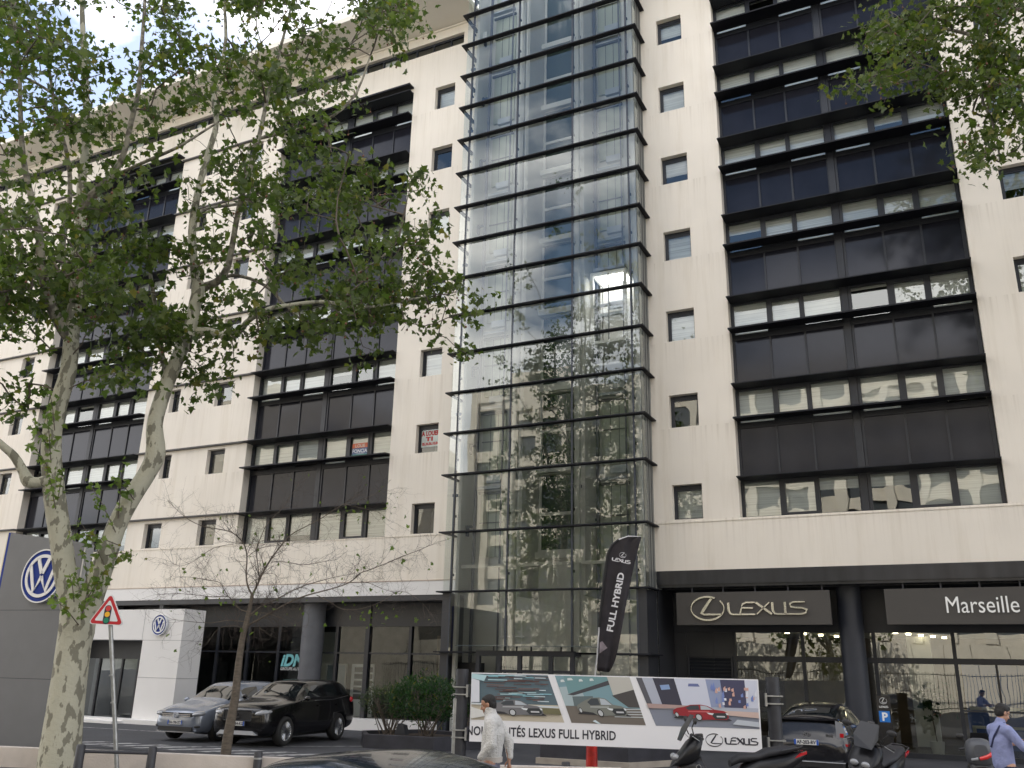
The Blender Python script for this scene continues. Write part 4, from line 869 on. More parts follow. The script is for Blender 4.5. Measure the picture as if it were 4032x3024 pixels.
# ---- banner: three pictures, text line
bl_t, bl_b = atY(*(1640+480/2.212, 2250+880/2.212), -10.6), None
dl = (bl_t-CAMP).dot(CF)
br_t = atD(2300+1893/2.765, 2560+330/2.765, dl*.945)
A = bl_t.copy(); Bv = br_t.copy(); bd = (Bv-A); BW = Vector((bd.x, bd.y, 0)).length; bd.normalize()
BH = 550/2.212/FPX*dl*1.015
M_ = frame((A.x, A.y, A.z-BH), (bd.x, bd.y, bd.z*.3))
BN = empty('banner', (0, 0, 0), label='long white advertising banner with three car pictures stretched between dark posts', cat='banner')
pic = {}
def C(name, c, **k): return mat('print_'+name, c, .55, **k)
lay = [0]
def poly(pts, m, parent=None, name=None, t=.0012):
    lay[0] += 1; z = .012+lay[0]*.0006; b_.prism([(p[0]*BW, p[1]*BH) for p in pts], z-.0005, z, 'z', mi(m)); return
mats_ = []
def mi(m):
    if m not in mats_: mats_.append(m)
    return mats_.index(m)
b_ = MB(M_); b_.box(0, BW, 0, BH, -.004, .008, mi(M_WPRINT)); b_.build('sheet', mats_, BN)
# picture frames in banner units: (x0 top, x1 top, x0 bottom, x1 bottom)
def pict(name, q, body, wheel):
    global b_, mats_; mats_ = []; b_ = MB(M_); lay[0] = 0
    (tx0, tx1, bx0, bx1) = q; yb, yt = .315, .985
    def U(u, v): v2 = (1-v); xa = bx0+(tx0-bx0)*v; xb = bx1+(tx1-bx1)*v; return (xa+(xb-xa)*u, yb+(yt-yb)*v)
    return U
def fill(U, pts, m): poly([U(*p) for p in pts], m)
def carpic(U, cx, cy, s, cb, cd, glass, suv=False, asp=1):
    def T(pts): return [U(cx+x*s*asp, cy+y*s) for x, y in pts]
    hh = .12 if suv else 0
    poly(T([(-1.05, -.42), (1.1, -.5), (1.0, -.35), (-.9, -.25)]), C('shadow', (.03, .03, .035)))
    poly(T([(-1, -.12), (-.97, .12), (-.8, .28), (-.55, .36+hh), (-.3, .52+hh), (.05, .56+hh), (.3, .48+hh), (.52, .24), (.85, .16), (.98, .02), (1.0, -.3), (.9, -.44), (.2, -.46), (.0, -.5), (-.25, -.46), (-.4, -.3), (-.85, -.22)]), cb)
    poly(T([(-.5, .30+hh*.5), (-.28, .48+hh), (-.02, .50+hh), (.0, .2), (-.4, .16)]), glass); poly(T([(.04, .21), (.06, .50+hh), (.27, .45+hh), (.48, .22)]), C('screen', (.45, .5, .55)))
    poly(T([(-.42, .1), (.35, .12), (.3, .03), (-.45, .02)]), cd)
    poly(T([(.46, .0), (.92, .02), (.96, -.3), (.85, -.4), (.5, -.42), (.4, -.2)]), C('grille', (.03, .035, .04)))
    poly(T([(.22, .02), (.48, -.02), (.42, -.14), (.3, -.1)]), C('lamp', (.75, .78, .8))); poly(T([(.9, .04), (.99, .0), (.99, -.12), (.93, -.1)]), C('lamp', (.75, .78, .8)))
    poly(T([(.56, -.18), (.86, -.18), (.86, -.28), (.56, -.28)]), C('plate', (.55, .56, .58)))
    for wx, wy, rx, ry in ((-.1, -.32, .13, .25), (-.88, -.18, .07, .18)):
        poly(T([(wx+rx*math.cos(a), wy+ry*math.sin(a)) for a in np.linspace(0, 6.28, 15)[:-1]]), C('tyre', (.02, .02, .02))); poly(T([(wx+rx*.72*math.cos(a), wy+ry*.75*math.sin(a)) for a in np.linspace(0, 6.28, 15)[:-1]]), C('rim', (.5, .52, .54)))
rp_ = random.Random(4)
# left picture: streaked city
U = pict('a', (.003, .277, .003, .337), 0, 0)
fill(U, [(0, 0), (1, 0), (1, 1), (0, 1)], C('street_tan', (.52, .47, .38)))
fill(U, [(0, .36), (1, .36), (1, 1), (0, 1)], C('teal_dark', (.10, .15, .18)))
for i in range(60):
    u = rp_.uniform(.12, .9); v = rp_.uniform(.42, .97); w = rp_.uniform(.06, .3); fill(U, [(u, v), (min(1, u+w), v), (min(1, u+w), v+.018), (u, v+.018)], rp_.choice([C('cyan', (.25, .50, .58)), C('cyan2', (.45, .65, .70)), C('brown', (.10, .06, .06)), C('brown', (.10, .06, .06)), C('brownb', (.18, .11, .10)), C('pale', (.6, .7, .75))]))
fill(U, [(0, .38), (.1, .38), (.1, .85), (0, .9)], C('pale2', (.68, .70, .76))); fill(U, [(0, .9), (.16, .84), (.2, .97), (0, 1)], C('cyan2', (.45, .65, .70)))
fill(U, [(0, .33), (1, .30), (1, .335), (0, .365)], C('rail', (.6, .65, .68))); fill(U, [(.55, .2), (1, .16), (1, .29), (.6, .3)], C('verge', (.16, .15, .08)))
fill(U, [(0, .02), (.2, .1), (.14, .2), (0, .28)], C('kerb', (.66, .66, .64)))
carpic(U, .50, .28, .31, C('car_grey', (.17, .17, .18)), C('car_hi', (.42, .43, .44)), C('car_glass', (.05, .06, .07)))
b_.build('left_picture', mats_, BN)
U = pict('b', (.302, .565, .362, .618), 0, 0)
fill(U, [(0, 0), (1, 0), (1, 1), (0, 1)], C('road_brown', (.16, .14, .12))); fill(U, [(0, .36), (1, .34), (1, 1), (0, 1)], C('sky_teal', (.20, .33, .38)))
fill(U, [(0, .36), (.3, .37), (.3, .8), (0, .75)], C('sky_pale', (.38, .47, .50)))
fill(U, [(.1, .62), (.12, 1), (.7, 1), (.7, .82)], C('tealroof', (.16, .30, .32))); fill(U, [(.08, .6), (.16, .58), (.72, .84), (.7, .92)], C('roof_dark', (.06, .06, .07))); fill(U, [(.7, .6), (.7, 1), (1, 1), (1, .72)], C('facet', (.5, .49, .45))); fill(U, [(.68, .6), (1, .74), (1, .36), (.85, .36)], C('wall_dark', (.07, .065, .065)))
fill(U, [(.12, .36), (.4, .36), (.42, .58), (.14, .56)], C('hall', (.12, .16, .17)))
for i in range(4): fill(U, [(.62, .30-i*.05), (1, .32-i*.055), (1, .335-i*.055), (.62, .315-i*.05)], C('rail', (.6, .65, .68)))
for (u, v, w) in ((.15, .9, .08), (.3, .88, .06), (.45, .9, .06), (.05, .86, .06)): fill(U, [(u, v), (u+w, v+.01), (u+w*.8, v+.06), (u+.01, v+.05)], C('cloud', (.62, .68, .68)))
fill(U, [(.3, .05), (.34, .08), (.4, .0), (.36, .0)], C('pale', (.6, .7, .75)))
carpic(U, .48, .33, .33, C('car_olive', (.19, .20, .18)), C('car_hi2', (.38, .40, .38)), C('car_glass', (.05, .06, .07)), True)
b_.build('middle_picture', mats_, BN)
U = pict('c', (.587, .995, .652, .995), 0, 0)
fill(U, [(0, 0), (1, 0), (1, 1), (0, 1)], C('road_blue', (.22, .24, .30))); fill(U, [(0, .36), (1, .3), (1, 1), (0, 1)], C('night', (.42, .45, .54)))
for x0, x1, m in ((0, .05, 'dk'), (.14, .32, 'dk2'), (.32, .58, 'lt'), (.58, .7, 'md'), (.7, .9, 'dkb'), (.9, 1, 'lt')):
    cc = {'dk': (.10, .10, .12), 'dk2': (.045, .045, .07), 'lt': (.60, .63, .74), 'md': (.28, .33, .5), 'dkb': (.06, .06, .12)}[m]; fill(U, [(x0, .42), (x1, .42), (x1, 1), (x0, 1)], C('n_'+m, cc))
fill(U, [(.42, .84), (.52, .84), (.51, .9), (.43, .9)], C('night_sign', (.14, .17, .36))); fill(U, [(.18, .75), (.26, .77), (.26, .87), (.18, .85)], C('night_sign2', (.25, .36, .6)))
for i in range(34):
    u = rp_.uniform(.6, .98); v = rp_.uniform(.40, .8); fill(U, [(u, v), (u+.02, v), (u+.02, v+rp_.uniform(.05, .16)), (u, v+.05)], rp_.choice([C('spk', (.75, .77, .85)), C('spk2', (.18, .25, .55)), C('spk3', (.65, .40, .34))]))
fill(U, [(0, .36), (.5, .38), (.5, .43), (0, .46)], C('pavred', (.42, .30, .28))); fill(U, [(.6, .28), (1, .22), (1, .34), (.6, .36)], C('pavpink', (.60, .45, .40))); fill(U, [(.75, .08), (1, .04), (1, .14), (.8, .18)], C('wet', (.50, .54, .60)))
carpic(U, .47, .30, .30, C('car_red', (.30, .02, .03)), C('car_red2', (.55, .12, .13)), C('car_glass', (.05, .06, .07)), asp=.85)
b_.build('right_picture', mats_, BN)
Mt = M_ @ Matrix.Translation((0, 0, .014))
vs, fs = textmesh('NOUVEAUTÉS LEXUS FULL HYBRID', 1, bold=.022, align='LEFT', space=1.03); wt = max(v[0] for v in vs); s_ = .128*BH/.72
b = MB(Mt); sx_ = .527*BW/wt; b.add([(-.012*BW+v[0]*sx_, .095*BH+v[1]*s_, 0) for v in vs], fs); b.build('headline_text', M_INK, BN)
def lexus_word(b, x, y, h, w, d0=0, d1=.001, mi=0, t=.13):
    """wide wordmark drawn as strokes inside a w by h box"""
    u = w/5.6; T_ = t*h
    def P(x_, y_): return (x+x_*u, y+y_*h)
    stroke(b, [P(0, 1), P(.02, .35), P(.12, .08), P(.35, 0), P(.9, 0)], [T_*1.6, T_*1.6, T_*1.3, T_, T_], d0, d1, mi)
    stroke(b, [P(1.95, 1), P(1.3, 1), P(1.05, .85), P(.95, .55), P(1.8, .53)], [T_, T_, T_*1.1, T_*1.1, T_], d0, d1, mi); stroke(b, [P(.95, .5), P(.85, .05), P(1.0, 0), P(1.95, 0)], [T_, T_, T_, T_], d0, d1, mi)
    stroke(b, [P(2.02, 1), P(3.15, 0)], T_*1.5, d0, d1, mi); stroke(b, [P(3.0, 1), P(2.05, 0)], T_*.8, d0, d1, mi)
    stroke(b, [P(3.2, 1), P(3.22, .3), P(3.35, .05), P(3.6, 0), P(4.1, 0)], [T_*1.6, T_*1.6, T_*1.2, T_, T_], d0, d1, mi); stroke(b, [P(4.1, 1), P(4.1, 0)], T_*1.5, d0, d1, mi)
    stroke(b, [P(5.5, 1), P(4.7, 1), P(4.45, .85), P(4.5, .6), P(4.8, .53), P(5.3, .5), P(5.6, .35), P(5.5, .08), P(5.2, 0), P(4.15, 0)], [T_*.8, T_, T_*1.2, T_*1.1, T_, T_, T_*1.4, T_*1.1, T_, T_], d0, d1, mi)
def l_emblem(b, cx, cy, rx, ry, d0=0, d1=.001, mi=0):
    pts = arc(cx, cy, rx, ry, 62, 400, 40); stroke(b, pts, [ry*(.07+.09*abs(math.sin(math.radians(a)))) for a in np.linspace(62, 400, 41)], d0, d1, mi)
    stroke(b, [(cx+rx*.25, cy+ry*.85), (cx-rx*.25, cy-ry*.15), (cx-rx*.38, cy-ry*.42), (cx-rx*.2, cy-ry*.52), (cx+rx*.85, cy-ry*.52)], [ry*.2, ry*.26, ry*.26, ry*.16, ry*.14], d0, d1, mi)
b = MB(Mt); l_emblem(b, .845*BW, .145*BH, .028*BW, .085*BH); lexus_word(b, .882*BW, .10*BH, .085*BH, .105*BW, t=.2); b.build('brand_text', M_INK, BN)
# posts of the banner with straps and brackets
def post(P, h, r, lab, side):
    E_ = empty('banner_post', (0, 0, 0), label=lab, cat='post'); b = MB(); b.cyl((P.x, P.y, -.02), (P.x, P.y, h), r, 18); b.tube([(P.x, P.y, -.02), (P.x, P.y, .10), (P.x, P.y, .25)], [r*1.9, r*1.6, r*1.02], 14); b.build('pole', M_BOLL, E_)
    for z in (h-.42, .82):
        b = MB(frame((P.x, P.y, z), bd)); b.box(r if side > 0 else -.42, .42 if side > 0 else -r, -.14, .14, -.12, -.06); b.build('bracket_plate', M_ANTH, E_)
        b = MB(frame((P.x, P.y, z), bd)); 
        for dz in (-.07, .07): b.box(-r-.02, r+.04, dz-.012, dz+.012, -r-.02, r+.02)
        b.box(side*(r+.02)-.02, side*(r+.02)+.02, -.12, .12, -.05, r+.03); b.build('clamp', M_STEEL, E_)
pl = atD(1640+400/2.212, 2250+850/2.212, dl*1.012); pr = atD(2300+2045/2.765, 2560+292/2.765, dl*.957)
post(pl, pl.z, .13, 'thick dark post holding the left end of the banner', 1); post(pr, pr.z, .13, 'thick dark post holding the right end of the banner', -1)
pg = atD(1640+343/2.212, 2250+1110/2.212, dl*1.0); b = MB(); b.cyl((pg.x, pg.y, -.02), (pg.x, pg.y, pg.z), .055, 12); b.tube([(pg.x, pg.y, pg.z), (pg.x, pg.y, pg.z+.02)], [.058, .03], 12); tag(b.build('galvanised_post', M_STEEL), 'pale galvanised short post beside the left banner post', 'post')
# extra legs of the banner frame
b = MB(); q = M_ @ Vector((.28, 0, -.12)); b.cyl((q.x, q.y, -.02), (q.x, q.y, 1.1), .05, 10); q2 = M_ @ Vector((.40, 0, -.12)); b.cyl((q2.x, q2.y, -.02), (q2.x, q2.y, 1.1), .04, 10); o = b.build('back_leg', M_BOLL, BN)
# ---- flag
FL = empty('feather_flag', (0, 0, 0), label='black curved feather flag reading full hybrid above the banner', cat='flag')
def b4(u, v): return (1800+u/2.765, 2016+v/2.765)
DF = dl*1.03
def F(u, v, d=0): return atD(*b4(u, v), DF+d)
outl = [((1535, 1500), (1700, 1650)), ((1540, 1400), (1735, 1560)), ((1550, 1300), (1765, 1420)), ((1570, 1100), (1800, 1240)), ((1590, 900), (1835, 1040)), ((1610, 740), (1870, 850)), ((1630, 560), (1915, 640)), ((1650, 430), (1955, 450)), ((1690, 365), (1985, 350)), ((1760, 305), (2000, 300)), ((1860, 270), (2006, 276)), ((1930, 263), (2008, 272))]
lo = ((1530, 1659), (1640, 1659)); lo2 = (b4(0, 0))
rows_ = [((1522, 1740), (1640, 1745)), ((1524, 1640), (1700, 1720))]+outl
rows_ = [((1520, 1730), (1660, 1745)), ((1530, 1620), (1712, 1640))]+outl[1:]
b = MB(); nn = 8; vs = []
for i, (l_, r__) in enumerate(rows_):
    for j in range(nn+1):
        t = j/nn; vs.append(F(l_[0]+(r__[0]-l_[0])*t, l_[1]+(r__[1]-l_[1])*t, .05*math.sin(i*.9+j*1.1)*t+.03*math.sin(j*2.1+i*.35)*t)[:])
b.add(vs, [(i*(nn+1)+j, i*(nn+1)+j+1, (i+1)*(nn+1)+j+1, (i+1)*(nn+1)+j) for i in range(len(rows_)-1) for j in range(nn)], 0, True)
o = b.build('flag_cloth', mat('flag_black', (.040, .036, .042), .45, var=.2, scale=6), FL); sd = o.modifiers.new('s', 'SUBSURF'); sd.levels = sd.render_levels = 1; so = o.modifiers.new('t', 'SOLIDIFY'); so.thickness = .004
PB_ = F(1495, 2160); sl = atD(1700+1990/3.16, 2560+1190/3.16, DF)
pts = [Vector((sl.x, sl.y, .02)), sl, F(1503, 1760), F(1525, 1560), F(1545, 1250), F(1600, 740), F(1640, 460), F(1685, 360), F(1760, 300), F(1860, 264), F(1995, 268)]
b = MB(); b.tube(pts, [.016]*4+[.018, .02, .022, .02, .016, .012, .008], 8); b.build('pole', mat('pole_white', (.6, .6, .62), .35), FL)
b = MB(); pr_ = pts[2]
b.tube([pts[4]+CR*.0-CF*.01, pts[5]-CF*.01, pts[6]-CF*.01, pts[7]-CF*.01, pts[8]-CF*.01], [.03, .032, .034, .03, .026], 8); b.build('sleeve_hem', mat('hem_black', (.02, .02, .022), .6), FL)
ft = DF-.16
def ftxt(name, s, c, ang, size, **k):
    p = atD(*b4(*c), ft); xd = (CR*math.cos(ang)+CU*math.sin(ang)); yd = -CR*math.sin(ang)+CU*math.cos(ang)
    Mx = Matrix(((xd.x, yd.x, -CF.x, p.x), (xd.y, yd.y, -CF.y, p.y), (xd.z, yd.z, -CF.z, p.z), (0, 0, 0, 1))); return Mx
px = ft/FPX/2.765
mm = ftxt('x', '', (1692, 1310), math.atan2(600, 120)-.0, 1); vs, fs = textmesh('FULL HYBRID', 1, bold=.03, align='LEFT'); wt = max(v[0] for v in vs)
b = MB(mm); L_ = 655*px; b.add([(v[0]*L_/wt, v[1]*70*px/.72, 0) for v in vs], fs); b.build('flag_text', M_WPRINT, FL)
mm = ftxt('x', '', (1690, 510), -.20, 1); b = MB(mm); lexus_word(b, 0, -.03, 32*px, 200*px, t=.24); l_emblem(b, 103*px, 62*px, 36*px, 28*px); b.build('flag_emblem', M_WPRINT, FL)
mm = ftxt('x', '', (1570, 1480), 0, 1); b = MB(mm); b.add([(-20*px, -60*px, 0), (65*px, 0, 0), (10*px, 75*px, 0), (-18*px, 60*px, 0)], [(0, 1, 2, 3)]); b.build('flag_picture', mat('flag_grey', (.30, .26, .29), .5, var=.3, scale=8), FL)
b = MB(); b.tube([(sl.x, sl.y, -.02), (sl.x, sl.y, .1), (sl.x, sl.y, sl.z)], [.135, .125, .115], 16); b.build('base_sleeve', mat('red_sleeve', (.62, .03, .02), .3, coat=.4, var=.5, scale=6), FL)
# ---- planters and shrubs
M_PLANT = mat('planter_paint', (.040, .040, .050), .6, var=.3, scale=2.2, bump=.2, bscale=20); M_SOIL = mat('soil', (.05, .035, .025), .95, var=.4, scale=12)
def planter(name, P, h, lab, kerb=None):
    T = empty(name, (0, 0, 0), label=lab, cat='planter'); n = len(P); b = MB()
    cx = sum(p[0] for p in P)/n; cy = sum(p[1] for p in P)/n; I = [(p[0]+(cx-p[0])*.07, p[1]+(cy-p[1])*.12) for p in P]
    vs = [(*p, -.02) for p in P]+[(*p, h) for p in P]+[(*p, h) for p in I]+[(*p, h-.12) for p in I]
    b.add(vs, [(i, (i+1) % n, n+(i+1) % n, n+i) for i in range(n)]+[(n+i, n+(i+1) % n, 2*n+(i+1) % n, 2*n+i) for i in range(n)]+[(2*n+i, 2*n+(i+1) % n, 3*n+(i+1) % n, 3*n+i) for i in range(n)]); b.build('trough', M_PLANT, T, bevel=.01)
    b = MB(); b.add([(*p, h-.10) for p in I], [tuple(range(n))]); b.build('soil', M_SOIL, T)
    if kerb:
        b = MB(); O = [(p[0]+(p[0]-cx)*.05, p[1]+(p[1]-cy)*.09) for p in P]; vs = [(*p, -.02) for p in O]+[(*p, kerb) for p in O]; b.add(vs, [(i, (i+1) % n, n+(i+1) % n, n+i) for i in range(n)]+[tuple(range(n, 2*n))]); b.build('kerb', mat('stone_kerb', (.42, .37, .31), .8, var=.2, scale=3), T)
    return T
c1 = atZ(1300+300/2.3436, 2316+1470/2.3436, 0); c2 = atZ(1300+950/2.3436, 2316+1505/2.3436, 0)
planter('planter', [(c1.x, c1.y), (c2.x, c2.y), (-6.5, -3.0), (-9.6, -2.9), (-10.5, -4.6)], .34, 'dark angular planter holding the green shrubs left of the banner')
c3 = atZ(1700+1345/3.16, 2560+1400/3.16, 0); c4 = atZ(2300+440/2.765, 2560+1283/2.765, 0)
planter('planter', [(c3.x, c3.y), (c4.x+.1, c4.y-.0), (c4.x+1.0, c4.y+1.9), (c3.x+.35, c3.y+1.6)], .42, 'dark planter with stone kerb and low greenery under the banner', kerb=.12)
def shrub(name, c, R_, h, n, m, lab, sd, stems=14, size=.13, bare=0):
    T = empty(name, (0, 0, 0), label=lab, cat='shrub'); r_ = random.Random(sd); b = MB(); P = []
    for i in range(stems):
        a = r_.uniform(0, 6.28); rr_ = R_*r_.uniform(.3, 1); t = Vector((c[0]+rr_*math.cos(a), c[1]+rr_*math.sin(a)*.7, c[2]+h*r_.uniform(.6, 1))); s0 = Vector((c[0]+r_.gauss(0, .12), c[1]+r_.gauss(0, .1), c[2]-.1))
        mdl = s0.lerp(t, .5)+Vector((r_.gauss(0, .05), r_.gauss(0, .05), .05)); b.tube([s0, mdl, t], [.016, .012, .004], 5)
        for k in range(4):
            q = mdl.lerp(t, k/4); e = q+Vector((r_.gauss(0, .2), r_.gauss(0, .2), r_.uniform(.0, .25))); b.tube([q, e], [.006, .002], 4, caps=False)
    for _ in range(n):
        p = Vector((r_.gauss(0, 1), r_.gauss(0, 1), r_.gauss(0, 1))).normalized()*r_.uniform(.55, 1)**.5
        z = p.z*.5+.5; q = Vector((c[0]+p.x*R_*(1+.15*math.sin(5*p.x+sd)), c[1]+p.y*R_*.75, c[2]+h*(.15+bare+(1-bare)*.92*z)))
        q += Vector((r_.gauss(0, .07), r_.gauss(0, .07), r_.gauss(0, .09)))
        if noise.noise(q*2.6) > -.12: P.append(q[:])
    b.build('stems', M_TWIG, T)
    # long narrow leaves
    rs = np.random.RandomState(sd); Pn = np.array(P); k = len(Pn); d = rs.normal(size=(k, 3)); d[:, 2] += .7; d /= np.linalg.norm(d, axis=1)[:, None]; x = np.cross(d, rs.normal(size=(k, 3))); x /= np.linalg.norm(x, axis=1)[:, None]
    s_ = size*rs.uniform(.7, 1.3, k)[:, None]; V = np.stack([Pn, Pn+d*s_*.5+x*s_*.11, Pn+d*s_, Pn+d*s_*.5-x*s_*.11], 1).reshape(-1, 3); Fq = np.arange(4*k).reshape(-1, 4)
    me = bpy.data.meshes.new('foliage'); me.vertices.add(len(V)); me.vertices.foreach_set('co', V.ravel()); me.loops.add(Fq.size); me.polygons.add(k); me.loops.foreach_set('vertex_index', Fq.ravel()); me.polygons.foreach_set('loop_start', np.arange(0, Fq.size, 4)); me.polygons.foreach_set('loop_total', np.full(k, 4)); me.materials.append(m); me.update(); me.validate()
    o = bpy.data.objects.new('foliage', me); COL.objects.link(o); o.parent = T
ML1 = leafmat('oleander_leaf', (.014, .042, .016), (.035, .085, .028)); ML2 = leafmat('dull_leaf', (.035, .055, .035), (.07, .09, .055))
shrub('shrub', (-8.35, -4.6, .3), 1.25, 1.40, 6500, ML1, 'dense bright green shrub with narrow leaves in the left planter', 3, 22, bare=.12)
shrub('shrub', (-9.6, -4.55, .3), .85, 1.15, 2200, ML2, 'sparser grey green shrub at the left end of the planter', 5, 26, .11, bare=.25)
shrub('shrub', (-7.0, -4.1, .3), .62, 1.28, 1900, ML1, 'dark shrub at the right end of the planter behind the banner post', 8, 16, .12, bare=.2)
cx_, cy_ = (c3.x+c4.x)/2+.3, c3.y+.9
shrub('ground_shrub', (cx_, cy_, .32), 1.0, .32, 1500, ML1, 'low clipped greenery in the planter under the banner', 9, 16, .09)
b = MB(); b.prism([(-8.9, .34), (-8.55, .34), (-8.62, .58), (-8.8, .62)], -5.35, -5.15, 'y'); tag(b.build('floodlight', M_ANTH), 'small black floodlight on the rim of the left planter', 'floodlight')
# ---- dark sign boards on the right
def board(x0, x1, lab, cat='sign board'):
    T = empty('sign_board', (0, 0, 0), label=lab, cat=cat); b = MB(); b.cbox(x0, x1, .02, .14, 3.50, 4.46, .006); b.build('panel', mat('board_taupe', (.062, .057, .052), .55, var=.05, scale=2), T)
    b = MB(); 
    for xx in np.arange(x0+.5, x1, .95): b.box(xx-.02, xx+.02, .05, .1, 4.46, 4.62)
    b.build('hanger', M_FRAME, T); return T
SB = board(-2.42, 2.08, 'taupe sign board with silver emblem and wide silver brand lettering')
b = MB(frame((0, .018, 0), (1, 0, 0))); l_emblem(b, -1.45, 3.98, .50, .34, 0, .05); lexus_word(b, -.82, 3.80, .34, 2.25, 0, .05, t=.13); b.build('silver_letters', mat('silver_letters', (.75, .74, .72), .18, metal=1), SB)
SB = board(3.53, 11.5, 'taupe sign board with white town name lettering right of the dark column')
text('white_letters', 'Marseille', .62, frame((5.02, -.0, 3.80), (1, 0, 0)), mat('letter_white', (.85, .85, .83), .4), SB, align='LEFT', ext=.012, sx=.80)
# parking totem
PTm = empty('parking_totem', (0, 0, 0), label='slim black totem with blue parking square beside the dark column', cat='sign totem')
tt = atD(3200+565/2.053, 2216+1075/2.053, 22.2); Mx = frame((tt.x, tt.y, 0), (1, .1, 0)); hT = tt.z
b = MB(Mx); b.box(-.16, .16, 0, hT, -.06, 0); b.box(-.22, .22, -.02, .04, -.15, .1); b.build('panel', mat('totem_black', (.012, .012, .014), .25), PTm)
b = MB(Mx); b.box(-.125, .125, hT-.62, hT-.36, .001, .006); b.build('blue_square', mat('parking_blue', (.01, .16, .55), .4), PTm)
text('parking_letter', 'P', .26, Mx @ Matrix.Translation((0, hT-.58, .008)), M_WPRINT, PTm, bold=.01)
b = MB(Mx @ Matrix.Translation((0, 0, .004))); l_emblem(b, 0, hT-.12, .085, .07); lexus_word(b, -.1, hT-.28, .04, .2, t=.24); b.build('totem_emblem', mat('totem_silver', (.6, .6, .6), .3), PTm)
# ---- things in the left showroom
PO = empty('poster_stand', (0, 0, 0), label='tall glass framed poster with white hatchback behind the black car', cat='poster'); y = 1.6
b = MB(); b.box(-16.7, -16.64, y, y+.06, .36, 2.2); b.box(-15.8, -15.74, y, y+.06, .36, 2.2); b.box(-16.64, -15.8, y, y+.06, 2.14, 2.2); b.box(-16.64, -15.8, y, y+.06, .36, .5); b.build('frame', M_SILV, PO)
b = MB(); b.box(-16.64, -15.8, y+.02, y+.04, .5, 2.14); b.build('sheet', mat('poster_blue', (.40, .50, .60), .5, var=.25, scale=1.2), PO)
b = MB(frame((-16.6, y+.015, .9), (1, 0, 0))); s_ = .36; b.add([(x*s_, z*s_, 0) for x, z in [(.05, .3), (.1, .75), (.45, .85), (.75, 1.15), (1.4, 1.15), (1.8, .8), (1.95, .7), (1.95, .35), (1.7, .3)]], [tuple(range(9))]); b.build('printed_car', M_WPRINT, PO)
b = MB(frame((-16.6, y+.012, .9), (1, 0, 0)))
for cx in (.5, 1.5): b.add([((cx+.16*math.cos(a))*s_, (.32+.16*math.sin(a))*s_, 0) for a in np.linspace(0, 6.28, 13)[:-1]], [tuple(range(12))])
b.add([(x*s_, z*s_, .001) for x, z in [(.55, .85), (.8, 1.08), (1.35, 1.08), (1.6, .85)]], [(0, 1, 2, 3)]); b.build('printed_wheels', M_INK, PO)
DS = empty('display_rack', (0, 0, 0), label='white rack of colour sample cards behind the showroom glass', cat='display rack')
b = MB(); b.box(-15.5, -14.48, y, y+.06, .36, 2.2); b.build('frame', M_WPRINT, DS)
b = MB()
for i in range(5):
    for xx in (-15.36, -14.9): b.box(xx, xx+.36, y-.008, y-.002, .95+i*.24, 1.13+i*.24)
b.build('sample_cards', mat('sample_dark', (.05, .055, .07), .4, var=.5, scale=2), DS)
WL = empty('window_lettering', (0, 0, 0), label='turquoise slanted lettering stuck on the glass left of the grey column', cat='window lettering')
text('big_letters', 'iDM', .60, frame((-18.42, .985, 2.08), (1, 0, 0)), mat('turquoise', (.22, .58, .62), .5), WL, bold=.025, shear=.25, align='LEFT')
text('small_letters', 'GROUPE AUTO', .15, frame((-18.42, .985, 1.92), (1, 0, 0)), mat('pale_text', (.6, .62, .62), .5), WL, bold=.004, shear=.2, align='LEFT')
text('wall_letters', 'Bienvenue chez', .26, frame((-13.6, 5.49, 2.35), (1, 0, 0)), mat('dim_text', (.45, .42, .38), .6), BLD, align='LEFT')
# ---- letting posters in two windows
LP1 = empty('letting_poster', (0, 0, 0), label='white poster with red letters to let in the small window near the tower', cat='poster')
b = MB(); b.box(-12.10, -11.30, .236, .24, 9.98, 10.62); b.build('sheet', mat('poster_pale', (.55, .62, .58), .6, var=.2, scale=3), LP1); MR = mat('poster_red', (.42, .02, .02), .6)
Z_ = .232; text('line_one', 'A LOUER', .24, frame((-11.70, Z_, 10.42), (1, 0, 0)), MR, LP1, bold=.012, sx=.78); text('line_two', 'T1', .20, frame((-11.72, Z_, 10.22), (1, 0, 0)), MR, LP1, bold=.015, sx=1.5); text('line_three', '05.34.56.10.04', .15, frame((-11.70, Z_, 10.05), (1, 0, 0)), MR, LP1, bold=.008, sx=.8)
LP2 = empty('letting_poster', (0, 0, 0), label='letting poster with orange top and blue middle in the dark bay window', cat='poster')
x0 = -20.5+4.98; b = MB(); b.box(x0+.12, x0+.85, .414, .417, 9.86, 10.02, 2); b.box(x0+.12, x0+.85, .414, .417, 10.021, 10.28, 1); b.box(x0+.12, x0+.85, .414, .417, 10.281, 10.47, 0)
b.build('sheet', [mat('poster_orange', (.80, .22, .12), .6), mat('poster_navy', (.12, .17, .30), .6), mat('poster_green', (.12, .45, .33), .6)], LP2)
text('line_one', 'LOUE', .17, frame((x0+.49, .411, 10.31), (1, 0, 0)), mat('poster_cream', (.8, .7, .6), .6), LP2, bold=.006, sx=1.1); text('line_two', 'FONCIA', .20, frame((x0+.485, .411, 10.09), (1, 0, 0)), M_WPRINT, LP2, bold=.006, sx=.95); text('line_three', 'foncia.com', .08, frame((x0+.52, .411, 10.03), (1, 0, 0)), M_WPRINT, LP2)
